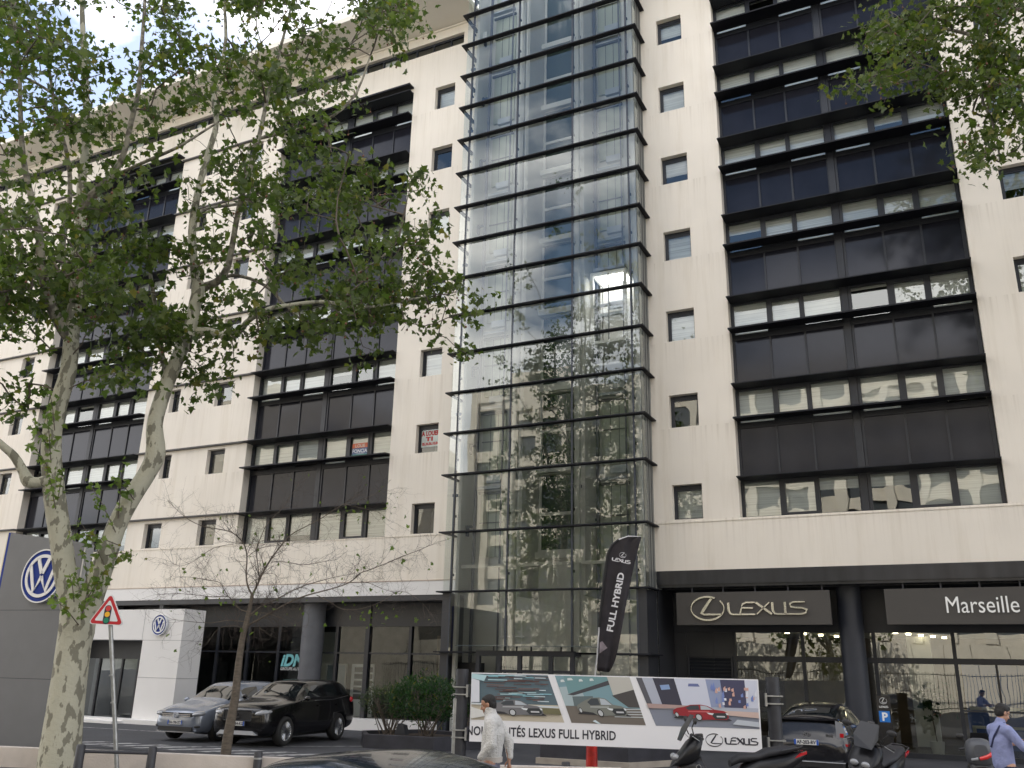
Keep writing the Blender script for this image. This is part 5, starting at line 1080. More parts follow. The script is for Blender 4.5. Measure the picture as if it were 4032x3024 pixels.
# ---- inside the right showroom
IP = empty('potted_plant', (0, 0, 0), label='leafy potted plant behind the right showroom glass', cat='plant')
b = MB(); b.tube([(4.35, 2.6, .02), (4.35, 2.6, .4)], [.15, .2], 14); b.build('pot', M_PALE, IP); b = MB(); b.tube([(4.35, 2.6, .4), (4.3, 2.6, 1.0), (4.38, 2.6, 1.5)], .015, 6); b.build('stem', M_TWIG, IP)
leafmesh('leaves', [(4.35+rnd.gauss(0, .22), 2.6+rnd.gauss(0, .15), 1.55+rnd.gauss(0, .22)) for _ in range(90)], .2, ML1, IP, 9)
CT = empty('shelf_unit', (0, 0, 0), label='long pale counter shelves behind the glass beside the man in the blue shirt', cat='shelf'); b = MB(); b.box(5.3, 9.5, 3.0, 3.5, 1.28, 1.36); b.box(5.3, 9.5, 3.0, 3.5, .78, .84); b.box(6.9, 7.0, 3.05, 3.45, .02, .78); b.box(5.3, 5.4, 3.05, 3.45, .02, .78); b.build('shelf_boards', M_PALE, CT)
# ================================================================== VEHICLES
def paint(name, c, metal=.6): return mat(name, c, .22, metal=metal, coat=.55, spec=.4)
M_CGL = glassmat('car_glass_tinted', (.22, .26, .25), 1.65, 0, 1, minref=.04)
M_CGD = mat('car_glass_dark', (.012, .015, .016), .03, spec=.8, coat=1)
M_PLAST = mat('black_plastic', (.02, .02, .022), .5); M_LAMPG = mat('lamp_lens', (.26, .27, .29), .08, spec=.8, coat=1); M_RED = mat('red_lens', (.45, .01, .015), .12, coat=1); M_ORANGE = mat('orange_lens', (.7, .2, .02), .15, coat=1)
M_RIM = mat('alloy', (.55, .56, .58), .22, metal=1); M_PLW = mat('plate_white', (.72, .72, .70), .5); M_PLB = mat('plate_blue', (.02, .09, .45), .5)
def loft(b, secs, n=14, mi=0, p=2.4, caps=True):
    """superellipse sections: (cx,cy,cz, half-width, half-height, pitch) ; ring lies across x"""
    vs = []
    for s_ in secs:
        cx, cy, cz, w, h = s_[:5]; t = s_[5] if len(s_) > 5 else 0
        for k in range(n):
            a = 2*math.pi*k/n; c_, q = math.cos(a), math.sin(a); yy = w*math.copysign(abs(c_)**(2/p), c_); zz = h*math.copysign(abs(q)**(2/p), q)
            vs.append((cx-zz*math.sin(t), cy+yy, cz+zz*math.cos(t)))
    b.add(vs, [(i*n+k, (i+1)*n+k, (i+1)*n+(k+1) % n, i*n+(k+1) % n) for i in range(len(secs)-1) for k in range(n)], mi, True)
    if caps: b.add(vs[:n], [tuple(range(n))], mi, True); b.add(vs[-n:], [tuple(range(n-1, -1, -1))], mi, True)
def wheel(parent, x, y, r, w, spokes, side):
    T = MB(); n = 40; prof = [(r*.66, -w/2), (r*.9, -w/2), (r, -w*.36), (r, w*.36), (r*.9, w/2), (r*.66, w/2), (r*.64, 0)]
    vs = [(q*math.cos(2*math.pi*k/n), s_, q*math.sin(2*math.pi*k/n)) for q, s_ in prof for k in range(n)]; T.add(vs, [(i*n+k, i*n+(k+1) % n, (i+1)*n+(k+1) % n, (i+1)*n+k) for i in range(6) for k in range(n)], 0, True)
    o = T.build('wheel', M_RUBBER, parent); o.location = (x, y, r)
    R = MB(); yo = side*w*.40
    vs = [(q*math.cos(2*math.pi*k/n), s_*side, q*math.sin(2*math.pi*k/n)) for q, s_ in [(r*.67, w*.46), (r*.62, w*.44), (r*.60, w*.1)] for k in range(n)]; R.add(vs, [(i*n+k, i*n+(k+1) % n, (i+1)*n+(k+1) % n, (i+1)*n+k) for i in range(2) for k in range(n)], 0, True)
    for k in range(spokes):
        a = 2*math.pi*k/spokes
        for da in (-.10, .10):
            a0, a1 = a+da*.6, a+da*1.7; d = .035*r/.33; c0 = Vector((math.cos(a0)*r*.12, yo*.9, math.sin(a0)*r*.12)); c1 = Vector((math.cos(a1)*r*.63, yo, math.sin(a1)*r*.63)); R.tube([c0, c1], [d*.8, d*.6], 6)
    R.cyl((0, yo-.01*side, 0), (0, yo+.02*side, 0), r*.16, 16); R.build('rim', M_RIM, o)
    B = MB(); B.cyl((0, side*w*.02, 0), (0, side*w*.05, 0), r*.6, 24); B.build('brake_disc', M_PLAST, o); return o
def plate(parent, txt, M, dep=''):
    b = MB(M); b.box(-.26, .26, -.055, .055, 0, .01, 0); b.box(-.259, -.215, -.054, .054, .0102, .012, 1); b.box(.215, .259, -.054, .054, .0102, .012, 1)
    o = b.build('number_plate', [M_PLW, M_PLB], parent); text('plate_text', txt, .105, M @ Matrix.Translation((0, -.036, .0125)), M_INK, o, bold=.004, sx=.86)
def make_car(name, st, pm, wb, wx0, wr, ww, track, spokes, glass=M_CGD):
    """st: list of (x, zb, ws, wm, zm, wsh, zsh, wr, zr, kind) front to rear. kind of the gap to the NEXT station:
       h hood/boot, w windscreen slope, g side glass, p pillar"""
    T = bpy.data.objects.new(name, None); COL.objects.link(T)
    bm = bmesh.new(); rings = []
    for s_ in st:
        x, zb, ws, wm, zm, wsh, zsh, wr_, zr = s_[:9]
        half = [(0, zb), (ws*.8, zb), (ws, zb+.07), (wm, zm), (wsh*1.0, zsh-.04), (wsh*.985, zsh), (wr_*1.03, zr-.055), (wr_*.82, zr), (0, zr+.022)]
        ring = [bm.verts.new((x, y, z)) for y, z in half]+[bm.verts.new((x, -y, z)) for y, z in half[-2:0:-1]]; rings.append(ring)
    n = len(rings[0])
    for i in range(len(rings)-1):
        k = st[i][9]
        for j in range(n):
            f = bm.faces.new((rings[i][j], rings[i+1][j], rings[i+1][(j+1) % n], rings[i][(j+1) % n]))
            jj = j if j < 8 else n-1-j      # mirrored index of the strip
            f.material_index = 1 if ((k == 'g' and jj == 5) or (k in 'wr' and jj in (6, 7))) else 0
            if k in 'wr' and jj in (6, 7): f.material_index = 2 if k == 'w' else 3
    bm.faces.new(rings[0][::-1]); bm.faces.new(rings[-1]); bmesh.ops.recalc_face_normals(bm, faces=bm.faces)
    me = bpy.data.meshes.new('body'); bm.to_mesh(me); bm.free()
    gm = [mat('g%d' % i, (i*.1, 0, 0)) for i in range(5)]
    for m in [pm, gm[1], gm[2], gm[3], M_PLAST]: me.materials.append(m)
    o = bpy.data.objects.new('body', me); COL.objects.link(o)
    sd = o.modifiers.new('s', 'SUBSURF'); sd.levels = sd.render_levels = 2; cut = []
    for wx in (wx0, wx0-wb):
        c = MB(); c.cyl((wx, -2, wr), (wx, -.0-track/2+ww*.9, wr), wr*1.13, 32); c.cyl((wx, track/2-ww*.9, wr), (wx, 2, wr), wr*1.13, 32); co = c.build('cut', M_PLAST); cut.append(co)
        bo = o.modifiers.new('b', 'BOOLEAN'); bo.object = co; bo.solver = 'EXACT'
    bpy.context.view_layer.update(); bake(o)
    for c in cut: bpy.data.objects.remove(c)
    # split glass faces off the shell
    me = o.data; V = [v.co.copy() for v in me.vertices]; parts = {0: [], 1: [], 2: [], 3: [], 4: []}
    for p in me.polygons: parts[min(p.material_index, 4)].append(tuple(p.vertices))
    def sub(nm, fs, m, parent, split=None):
        used = sorted({i for f in fs for i in f}); mp_ = {a: b_ for b_, a in enumerate(used)}; x = bpy.data.meshes.new(nm); x.from_pydata([V[i] for i in used], [], [tuple(mp_[i] for i in f) for f in fs]); x.materials.append(m); x.polygons.foreach_set('use_smooth', [True]*len(fs)); x.update()
        ob = bpy.data.objects.new(nm, x); COL.objects.link(ob); ob.parent = parent; return ob
    body = sub('body', parts[0]+parts[4], pm, T)
    for sy in (1, -1):
        for key, nm in ((1, 'side_window'),):
            fs = [f for f in parts[1] if V[f[0]].y*sy > 0]
            if fs: sub(nm, fs, glass, T)
    if parts[2]: sub('windscreen', parts[2], glass, T)
    if parts[3]: sub('rear_window', parts[3], glass, T)
    bpy.data.objects.remove(o)
    for wx in (wx0, wx0-wb):
        for s_ in (1, -1): wheel(T, wx, s_*(track/2), wr, ww, spokes, s_)
    b = MB(); b.box(wx0-wb-wr*1.0, wx0+wr*.8, -track/2+.12, track/2-.12, wr*.55, wr*1.6); b.build('underbody', M_PLAST, T)
    return T
def place(T, x, y, ang, lab, cat): T.location = (x, y, 0); T.rotation_euler = (0, 0, math.radians(ang)); tag(T, lab, cat)
def mirror(T, x, y, z, m, s_=1):
    for sy in (1, -1):
        b = MB(); b.tube([(x, sy*(y-.06), z-.05), (x, sy*(y+.06), z)], [.02, .02], 6); b.sphere((x-.01, sy*(y+.12), z+.02), (.06, .10, .07), 8); b.build('door_mirror', m, T)
def patch(T, name, c, r, m, rot=None): b = MB(Matrix.Translation(c) @ (rot or Matrix())); b.sphere((0, 0, 0), r, 12); return b.build(name, m, T)
def RZ(d): return Matrix.Rotation(math.radians(d), 4, 'Z')
def RY(d): return Matrix.Rotation(math.radians(d), 4, 'Y')
# --- grey compact people carrier (front half-length 2.17)
MG = paint('paint_grey', (.24, .27, .33), .4)
st = [(2.17, .30, .55, .60, .45, .56, .60, .45, .66, 'h'), (2.08, .22, .78, .80, .48, .74, .72, .60, .78, 'h'), (1.85, .20, .86, .89, .52, .84, .84, .68, .89, 'h'), (1.30, .19, .87, .90, .55, .87, .95, .72, 1.00, 'h'), (.98, .19, .87, .90, .55, .87, 1.0, .72, 1.06, 'w'), (.25, .19, .87, .90, .55, .87, 1.03, .62, 1.50, 'g'), (.12, .19, .87, .90, .55, .87, 1.03, .61, 1.54, 'g'), (-.45, .19, .87, .90, .55, .87, 1.04, .60, 1.58, 'p'), (-.55, .19, .87, .90, .55, .87, 1.04, .60, 1.58, 'g'), (-1.35, .20, .87, .90, .56, .86, 1.07, .60, 1.58, 'p'), (-1.72, .21, .87, .90, .56, .86, 1.08, .60, 1.54, 'r'), (-2.05, .24, .84, .87, .6, .82, 1.06, .55, 1.30, 'h'), (-2.15, .32, .74, .78, .6, .74, .95, .5, 1.02, 'h')]
VW = make_car('parked_car', st, MG, 2.65, 1.30, .325, .22, 1.54, 5)
def vw_front(T):
    b = MB(); 
    for z in (.66, .705): b.box(2.10, 2.165, -.50, .50, z-.012, z+.012)
    b.build('grille_bars', M_CHROME, T); b = MB(); b.box(2.0, 2.135, -.55, .55, .62, .75); b.build('grille', M_PLAST, T)
    for s_ in (1, -1): patch(T, 'headlight', (1.98, s_*.64, .73), (.20, .19, .075), M_LAMPG, RZ(-s_*28) @ RY(8)); patch(T, 'fog_lamp', (2.03, s_*.66, .40), (.10, .13, .055), M_PLAST, RZ(-s_*20))
    b = MB(); b.box(1.95, 2.165, -.60, .60, .28, .39); b.build('lower_intake', M_PLAST, T); b = MB(); b.box(1.9, 2.15, -.70, .70, .235, .262); b.build('chrome_strip', M_CHROME, T)
    o = roundel('front_emblem', Matrix(((0, 0, 1, 2.155), (1, 0, 0, 0), (0, 1, 0, .69), (0, 0, 0, 1))) @ Matrix.Scale(.6, 4, (0, 0, 1)), .075, T)
    mirror(T, .72, .88, 1.02, MG); plate(T, 'EA-196-XT', Matrix(((0, 0, 1, 2.175), (1, 0, 0, 0), (0, 1, 0, .50), (0, 0, 0, 1))))
vw_front(VW); place(VW, -14.72, -5.55, -87, 'silver grey compact car parked nose out left of the black car', 'car')
# --- black crossover
MK = paint('paint_black', (.003, .003, .004), .0)
st = [(2.34, .40, .6, .66, .60, .62, .78, .50, .86, 'h'), (2.25, .26, .82, .86, .62, .80, .90, .66, .97, 'h'), (1.95, .24, .90, .93, .64, .89, .99, .74, 1.06, 'h'), (1.30, .23, .91, .94, .66, .91, 1.08, .76, 1.15, 'h'), (.92, .23, .91, .94, .66, .91, 1.12, .76, 1.19, 'w'), (.20, .23, .91, .94, .66, .91, 1.15, .64, 1.60, 'g'), (.05, .23, .91, .94, .66, .91, 1.15, .63, 1.64, 'g'), (-.45, .23, .91, .94, .66, .91, 1.16, .62, 1.68, 'p'), (-.56, .23, .91, .94, .66, .91, 1.16, .62, 1.68, 'g'), (-1.40, .24, .91, .94, .68, .91, 1.20, .64, 1.68, 'p'), (-1.50, .25, .91, .94, .68, .90, 1.21, .64, 1.675, 'g'), (-2.00, .26, .90, .93, .7, .88, 1.24, .62, 1.63, 'r'), (-2.30, .34, .86, .90, .74, .84, 1.16, .56, 1.26, 'h'), (-2.38, .42, .76, .80, .74, .76, 1.02, .5, 1.08, 'h')]
SU = make_car('parked_car', st, MK, 2.74, 1.38, .375, .24, 1.62, 10)
b = MB(); b.box(2.20, 2.335, -.42, .42, .66, .90); b.build('grille', M_PLAST, SU); b = MB(); 
for z in (.655, .905): b.box(2.22, 2.35, -.44, .44, z-.014, z+.014)
for y_ in (-.44, .44): b.box(2.22, 2.345, y_-.014, y_+.014, .66, .90)
b.build('grille_chrome', M_CHROME, SU)
for i in range(5): pass
for s_ in (1, -1): patch(SU, 'headlight', (2.10, s_*.66, .86), (.26, .19, .085), M_LAMPG, RZ(-s_*32) @ RY(10)); patch(SU, 'indicator', (1.93, s_*.84, .91), (.10, .03, .03), M_ORANGE, RZ(-s_*20)); patch(SU, 'fog_lamp', (2.20, s_*.66, .48), (.07, .08, .05), M_LAMPG, RZ(-s_*20))
b = MB(); b.prism([(-.62, .30), (.62, .30), (.5, .40), (-.5, .40)], 2.10, 2.33, 'x'); b.build('skid_plate', M_SILV, SU)
b = MB(Matrix(((0, 0, 1, 2.335), (1, 0, 0, 0), (0, 1, 0, .78), (0, 0, 0, 1)))); l_emblem(b, 0, 0, .09, .065, 0, .02); b.build('front_emblem', M_CHROME, SU)
mirror(SU, .68, .93, 1.18, MK); plate(SU, 'CH-864-KG', Matrix(((0, 0, 1, 2.36), (1, 0, 0, 0), (0, 1, 0, .58), (0, 0, 0, 1))))
b = MB()
for s_ in (1, -1): b.tube([(.1, s_*.925, 1.135), (-.9, s_*.93, 1.15), (-1.8, s_*.90, 1.24)], .008, 6)
b.build('window_trim', M_CHROME, SU); b = MB()
for s_ in (1, -1):
    for xx in (-.2, -1.2): b.box(xx-.1, xx+.1, s_*.935, s_*.955, .98, 1.01)
b.build('door_handle', MK, SU)
for s_ in (1, -1): patch(SU, 'tail_lamp', (-2.12, s_*.80, 1.12), (.18, .10, .10), M_RED, RZ(s_*25))
place(SU, -12.42, -5.62, -84, 'glossy black crossover car parked nose out behind the bare young tree', 'car')
# --- dark hybrid hatchback seen from behind
MP = paint('paint_charcoal', (.010, .010, .013), .0)
st = [(2.22, .30, .55, .6, .45, .55, .62, .45, .68, 'h'), (2.1, .22, .78, .80, .5, .74, .74, .6, .80, 'h'), (1.5, .2, .86, .87, .55, .85, .92, .7, .98, 'h'), (1.15, .2, .86, .87, .55, .85, .97, .7, 1.03, 'w'), (.25, .2, .86, .87, .56, .85, 1.0, .6, 1.42, 'g'), (.1, .2, .86, .87, .56, .85, 1.0, .59, 1.46, 'g'), (-.4, .2, .86, .87, .56, .85, 1.02, .58, 1.49, 'p'), (-.5, .2, .86, .87, .56, .85, 1.02, .58, 1.49, 'g'), (-1.2, .21, .86, .87, .58, .84, 1.05, .57, 1.42, 'r'), (-1.95, .24, .84, .87, .6, .78, 1.06, .60, 1.21, 'h'), (-2.02, .24, .84, .87, .6, .77, 1.02, .60, 1.19, 'h'), (-2.12, .24, .83, .86, .62, .78, .80, .62, .86, 'h'), (-2.22, .28, .78, .84, .55, .76, .66, .6, .72, 'h'), (-2.25, .34, .70, .76, .5, .68, .60, .5, .62, 'h')]
PR = make_car('parked_car', st, MP, 2.70, 1.35, .32, .22, 1.52, 7)
MR = Matrix(((0, 0, -1, 0), (-1, 0, 0, 0), (0, 1, 0, 0), (0, 0, 0, 1)))    # rear facing frame
b = MB(); b.add([(-2.055, -.60, .90), (-2.055, .60, .90), (-2.02, .58, 1.13), (-2.02, -.58, 1.13)], [(0, 1, 2, 3)]); b.build('lower_rear_window', M_CGD, PR)
b = MB(); b.box(-2.12, -1.9, -.68, .68, 1.15, 1.19); b.build('spoiler', MP, PR)
for s_ in (1, -1):
    b = MB(); b.prism([(s_*.62, .66), (s_*.85, .66), (s_*.84, .88), (s_*.74, 1.12), (s_*.62, 1.16)] if s_ > 0 else [(-.62, 1.16), (-.74, 1.12), (-.84, .88), (-.85, .66), (-.62, .66)], -2.14, -1.90, 'x'); b.build('tail_lamp', M_LAMPG, PR)
    b = MB(); b.box(-2.155, -1.9, s_*.74-.11, s_*.74+.11, .64, .69); b.box(-2.15, -1.95, s_*.74-.04, s_*.74+.04, .82, .90); b.build('tail_lamp_red', M_RED, PR)
plate(PR, 'AF-203-RV', Matrix.Translation((-2.265, 0, .70)) @ MR)
b = MB(Matrix.Translation((-2.16, 0, .86)) @ MR); stroke(b, arc(0, 0, .075, .05, 0, 360, 24)[:-1], .014, 0, .015, closed=True); stroke(b, arc(0, .01, .03, .045, 0, 360, 16)[:-1], .01, 0, .015, closed=True); stroke(b, arc(0, .018, .06, .02, 0, 360, 16)[:-1], .01, 0, .015, closed=True); b.build('rear_emblem', M_CHROME, PR)
text('model_letters', 'PRIUS', .06, Matrix.Translation((-2.165, -.48, .83)) @ MR, M_CHROME, PR, bold=.003)
b = MB(); b.box(-2.27, -2.2, -.78, .78, .30, .315); b.build('bumper_strip', M_SILV, PR); b = MB(); b.box(-2.255, -2.0, -.74, .74, .20, .30); b.build('lower_bumper', M_PLAST, PR)
mirror(PR, .85, .86, 1.0, MP)
pp = atD(3195, 2850, 19.6); place(PR, pp.x-.05, pp.y+2.2, 88, 'charcoal hybrid hatchback seen from behind beside the dark column', 'car')
# --- car in the foreground, only its roof in view
MN = paint('paint_navy', (.006, .011, .022), .2)
st = [(2.2, .30, .55, .6, .45, .55, .62, .45, .68, 'h'), (2.1, .22, .78, .80, .5, .74, .74, .6, .80, 'h'), (1.5, .2, .86, .87, .55, .85, .88, .7, .94, 'h'), (1.05, .2, .86, .87, .55, .85, .92, .7, .98, 'w'), (.45, .2, .86, .87, .56, .85, .96, .62, 1.33, 'g'), (.3, .2, .86, .87, .56, .85, .97, .61, 1.38, 'g'), (-.3, .2, .86, .87, .56, .85, .98, .60, 1.44, 'p'), (-.42, .2, .86, .87, .56, .85, .98, .60, 1.44, 'g'), (-1.1, .21, .86, .87, .58, .84, 1.0, .58, 1.38, 'r'), (-1.75, .24, .84, .87, .6, .80, 1.0, .6, 1.05, 'h'), (-2.12, .3, .78, .80, .62, .76, .92, .6, .96, 'h'), (-2.2, .36, .7, .72, .6, .68, .8, .5, .84, 'h')]
FG = make_car('parked_car', st, MN, 2.6, 1.35, .31, .2, 1.5, 5); mirror(FG, .75, .86, .98, MN)
pf = atD(1430, 3000, 6.5); place(FG, pf.x-.1, pf.y+.1, 163, 'dark blue car in the foreground with only its glossy roof in view', 'car')
# --- scooters
def scooter(name):
    T = bpy.data.objects.new(name, None); COL.objects.link(T); K_ = mat('scooter_black', (.009, .009, .011), .34, coat=.12, spec=.3); G_ = mat('scooter_matt', (.028, .028, .032), .55)
    b = MB(); loft(b, [(.98, 0, .62, .05, .04, .9), (.93, 0, .70, .16, .12, .6), (.80, 0, .80, .24, .22, .45), (.66, 0, .84, .26, .26, .35), (.56, 0, .86, .20, .24, .3)]); loft(b, [(.88, 0, .55, .12, .10), (.70, 0, .50, .24, .26), (.55, 0, .48, .25, .30), (.42, 0, .36, .22, .16)]); b.build('front_fairing', K_, T)
    b = MB(); b.add([(.86, -.14, .98), (.86, .14, .98), (.78, .20, 1.15), (.64, .15, 1.36), (.64, -.15, 1.36), (.78, -.20, 1.15)], [(0, 1, 2, 3, 4, 5)]); o = b.build('windshield', mat('smoke_screen', (.02, .021, .025), .3), T); so = o.modifiers.new('s', 'SOLIDIFY'); so.thickness = .008
    b = MB(); loft(b, [(.42, 0, .34, .20, .12), (.1, 0, .30, .22, .12), (-.1, 0, .42, .20, .24), (-.35, 0, .56, .20, .22), (-.75, 0, .66, .17, .16), (-1.02, 0, .78, .10, .09), (-1.10, 0, .82, .05, .04)]); b.build('body_panels', K_, T)
    b = MB(); loft(b, [(.08, 0, .66, .10, .05), (-.05, 0, .74, .16, .07), (-.35, 0, .77, .17, .06), (-.50, 0, .83, .18, .07), (-.80, 0, .88, .15, .06), (-.98, 0, .90, .08, .03)]); b.build('seat', mat('seat_vinyl', (.016, .016, .020), .6, bump=.2, bscale=80), T)
    b = MB(); b.tube([(.60, -.36, 1.04), (.62, -.22, 1.05), (.68, 0, 1.02), (.62, .22, 1.05), (.60, .36, 1.04)], .016, 8); b.build('handlebar', M_PLAST, T)
    for s_ in (1, -1):
        b = MB(); b.tube([(.60, s_*.26, 1.05), (.57, s_*.40, 1.03)], .022, 8); b.build('grip', G_, T); b = MB(); b.tube([(.70, s_*.28, 1.06), (.62, s_*.41, 1.0)], .006, 5); b.build('brake_lever', M_STEEL, T)
        b = MB(); b.tube([(.66, s_*.20, 1.06), (.70, s_*.26, 1.18), (.68, s_*.33, 1.26)], .009, 6); b.sphere((.67, s_*.36, 1.28), (.025, .085, .05), 10); b.build('mirror', M_PLAST, T)
        b = MB(); b.prism([(-.90, .76), (-1.10, .83), (-1.10, .87), (-.98, .83)], s_*.08, s_*.125, 'y'); b.build('tail_light', M_RED, T)
        patch(T, 'headlight', (.93, s_*.09, .74), (.06, .07, .05), M_LAMPG, RY(-25))
        b = MB(); b.tube([(-.7, s_*.17, .87), (-1.0, s_*.14, .93), (-1.08, 0, .94)], .012, 6); b.build('grab_rail', G_, T)
        b = MB(frame((.62, s_*.262, .62), (s_*-1, 0, 0))); stroke(b, arc(0, 0, .035, .035, 0, 360, 16)[:-1], .008, 0, .01, closed=True); b.build('round_badge', M_STEEL, T)
    for x, r in ((.78, .24), (-.72, .23)):
        b = MB(); n = 28; prof = [(r*.62, -.05), (r*.9, -.06), (r, 0), (r*.9, .06), (r*.62, .05), (r*.6, 0)]; vs = [(q*math.cos(2*math.pi*k/n), s_, q*math.sin(2*math.pi*k/n)) for q, s_ in prof for k in range(n)]; b.add(vs, [(i*n+k, i*n+(k+1) % n, (i+1)*n+(k+1) % n, (i+1)*n+k) for i in range(5) for k in range(n)], 0, True); o = b.build('wheel', M_RUBBER, T); o.location = (x, 0, r)
        b = MB(); 
        for k in range(5): b.tube([(0, 0, 0), (math.cos(k*1.256)*r*.62, 0, math.sin(k*1.256)*r*.62)], .015, 6)
        b.build('rim', M_RIM, o)
    b = MB(); 
    for s_ in (1, -1): b.tube([(.78, s_*.09, .24), (.72, s_*.09, .6)], .022, 8)
    b.build('fork', M_STEEL, T); b = MB(); b.tube([(-.2, -.2, .22), (-.9, -.22, .34)], [.03, .06], 10); b.build('exhaust', M_STEEL, T); return T
SC = scooter('scooter'); SC2 = copy_tree(SC); SC3 = copy_tree(SC); SC3.scale = (.86,)*3
def setpl(T, p, ang, lab): T.location = (p[0], p[1], 0); T.rotation_euler = (0, 0, math.radians(ang)); tag(T, lab, 'scooter', 'scooters parked along the pavement')
s1 = atD(2890, 2950, 14.4); SC.scale = (1.04,)*3; setpl(SC, (s1.x, s1.y), 207, 'black scooter with red tail light in front of the white banner')
s2 = atD(3425, 2930, 15.0); setpl(SC2, (s2.x, s2.y), 256, 'black scooter with tilted screen between the hatchback and the totem'); SC2.rotation_euler[0] = math.radians(-11); SC2.location.z = .02
s3 = atD(3855, 2960, 14.3); setpl(SC3, (s3.x+.02, s3.y+1.15), 89, 'dark scooter with top box beside the man in the blue shirt')
TB = empty('top_box', (s3.x, s3.y, .66), rz=math.radians(6), label='rounded grey motorcycle top box with red reflector band', cat='top box')
b = MB(); loft(b, [(-.26, 0, .24, .10, .08), (-.23, 0, .22, .17, .14), (0, 0, .22, .21, .17), (.2, 0, .21, .18, .15), (.25, 0, .19, .10, .09)], 18, p=3); b.M = Matrix(); o = b.build('lid', mat('box_grey', (.075, .08, .092), .4), TB); o.rotation_euler = (0, 0, math.radians(90))
b = MB(); loft(b, [(-.24, 0, .0, .12, .07), (-.22, 0, .0, .18, .10), (0, 0, .0, .205, .12), (.2, 0, 0, .18, .11), (.24, 0, 0, .12, .07)], 18, p=3); o = b.build('base', mat('box_black', (.016, .016, .018), .35), TB); o.rotation_euler = (0, 0, math.radians(90))
b = MB(); 
b.tube([(-.03, -.268, .16), (.07, -.262, .18), (.15, -.24, .215), (.205, -.16, .26), (.215, -.06, .32)], [.02, .026, .028, .026, .02], 8); b.build('reflector', mat('box_red', (.65, .02, .02), .2, coat=1), TB)
b = MB(); b.tube([(-.15, -.25, .145), (-.05, -.268, .158)], [.014, .02], 8); b.build('clear_lens', M_LAMPG, TB); TB.scale = (1, 1, 1.3)
# ================================================================== PEOPLE
def skin(name, nodes, links, lv=1):
    """tapered elliptical limbs along the links with rounded joints; nodes: {key: (pos, side radius[, front radius])}; fused later into one surface"""
    b = MB()
    for a_, c_ in links:
        p, q = Vector(nodes[a_][0]), Vector(nodes[c_][0]); ra, rc = nodes[a_][1:], nodes[c_][1:]; ra = (ra[0], ra[-1]); rc = (rc[0], rc[-1]); d = (q-p)
        if d.length < 1e-5: continue
        d.normalize(); u = Vector((0, 1, 0)); u = (u-d*u.dot(d)); u = u.normalized() if u.length > .2 else d.orthogonal().normalized(); w = d.cross(u); vs = []; n = 20; m = 9
        L_ = (q-p).length
        for i in range(m+1):
            t = i/m; st_ = t*t*(3-2*t); r0, r1 = ra[0]+(rc[0]-ra[0])*st_, ra[1]+(rc[1]-ra[1])*st_
            for k in range(n): an = 2*math.pi*k/n; vs.append(p.lerp(q, t)+u*math.cos(an)*r0+w*math.sin(an)*r1)
        b.add(vs, [(i*n+k, i*n+(k+1) % n, (i+1)*n+(k+1) % n, (i+1)*n+k) for i in range(m) for k in range(n)]+[tuple(range(n-1, -1, -1)), tuple(range(m*n, m*n+n))])
    for k_, v in nodes.items():
        r = v[1:]; rs_, rf = r[0], r[-1]; b.sphere(v[0], (rf, rs_, min(rs_, rf)*.95), 14)
    return b.build(name, M_BLACK)
def fuse(objs, name, m, parent, voxel, smooth=4, bump=0):
    bm = bmesh.new()
    for o in objs:
        t = bmesh.new(); t.from_mesh(o.data); t.transform(o.matrix_world); me = bpy.data.meshes.new('x'); t.to_mesh(me); t.free(); bm.from_mesh(me); bpy.data.objects.remove(o)
    bmesh.ops.recalc_face_normals(bm, faces=bm.faces)
    o = frombm(bm, name, m, None); r = o.modifiers.new('r', 'REMESH'); r.mode = 'VOXEL'; r.voxel_size = voxel; r.use_smooth_shade = True
    if smooth: s_ = o.modifiers.new('sm', 'SMOOTH'); s_.iterations = smooth; s_.factor = .5
    bpy.context.view_layer.update(); bake(o); o.data.materials.clear(); o.data.materials.append(m); o.data.polygons.foreach_set('use_smooth', [True]*len(o.data.polygons)); o.parent = parent; return o
def ell(c, r, R=None, n=16):
    b = MB(Matrix.Translation(c) @ (R or Matrix())); b.sphere((0, 0, 0), r, n); return b.build('e', M_BLACK)
def hand(W, d, palm, curl, sd):
    """five separate fingers; W wrist, d pointing direction, palm normal"""
    W = Vector(W); d = Vector(d).normalized(); pn = Vector(palm); pn = (pn-d*pn.dot(d)).normalized(); s_ = d.cross(pn)*sd; o = []
    P = W+d*.05; o.append(skin('h', {'a': (W-d*.02, .024, .020), 'b': (W+d*.02, .030, .017), 'c': (W+d*.055, .036, .016), 'd': (W+d*.085, .036, .014)}, [('a', 'b'), ('b', 'c'), ('c', 'd')]))
    for i, (off, L_) in enumerate(((-.027, .070), (-.009, .080), (.009, .076), (.026, .060))):
        q = W+d*.085+s_*off; ax = d.copy(); nn = {}; ks = []; p = q-d*.012; rr = .0088
        for j, fr in enumerate((0, .42, .74, 1.0)):
            nn[j] = (p.copy(), rr-.0008*j); ks.append(j)
            if j < 3: ax = (ax*math.cos(curl*(.5+.35*j))+pn*math.sin(curl*(.5+.35*j))).normalized(); p = p+ax*L_*((.42, .32, .26)[j])
        o.append(skin('f', nn, [(0, 1), (1, 2), (2, 3)]))
    q = W+d*.025-s_*.028; t1 = q-s_*.026+d*.028+pn*.006; t2 = t1+d*.030+pn*.012; o.append(skin('t', {0: (q, .012), 1: (t1, .0105), 2: (t2, .009)}, [(0, 1), (1, 2)])); return o
def person(lab, base, face, skin_m, head_tilt, J, clothes, hairm, face_extra):
    T = empty('person', (base[0], base[1], 0), rz=face, label=lab, cat='person'); return T
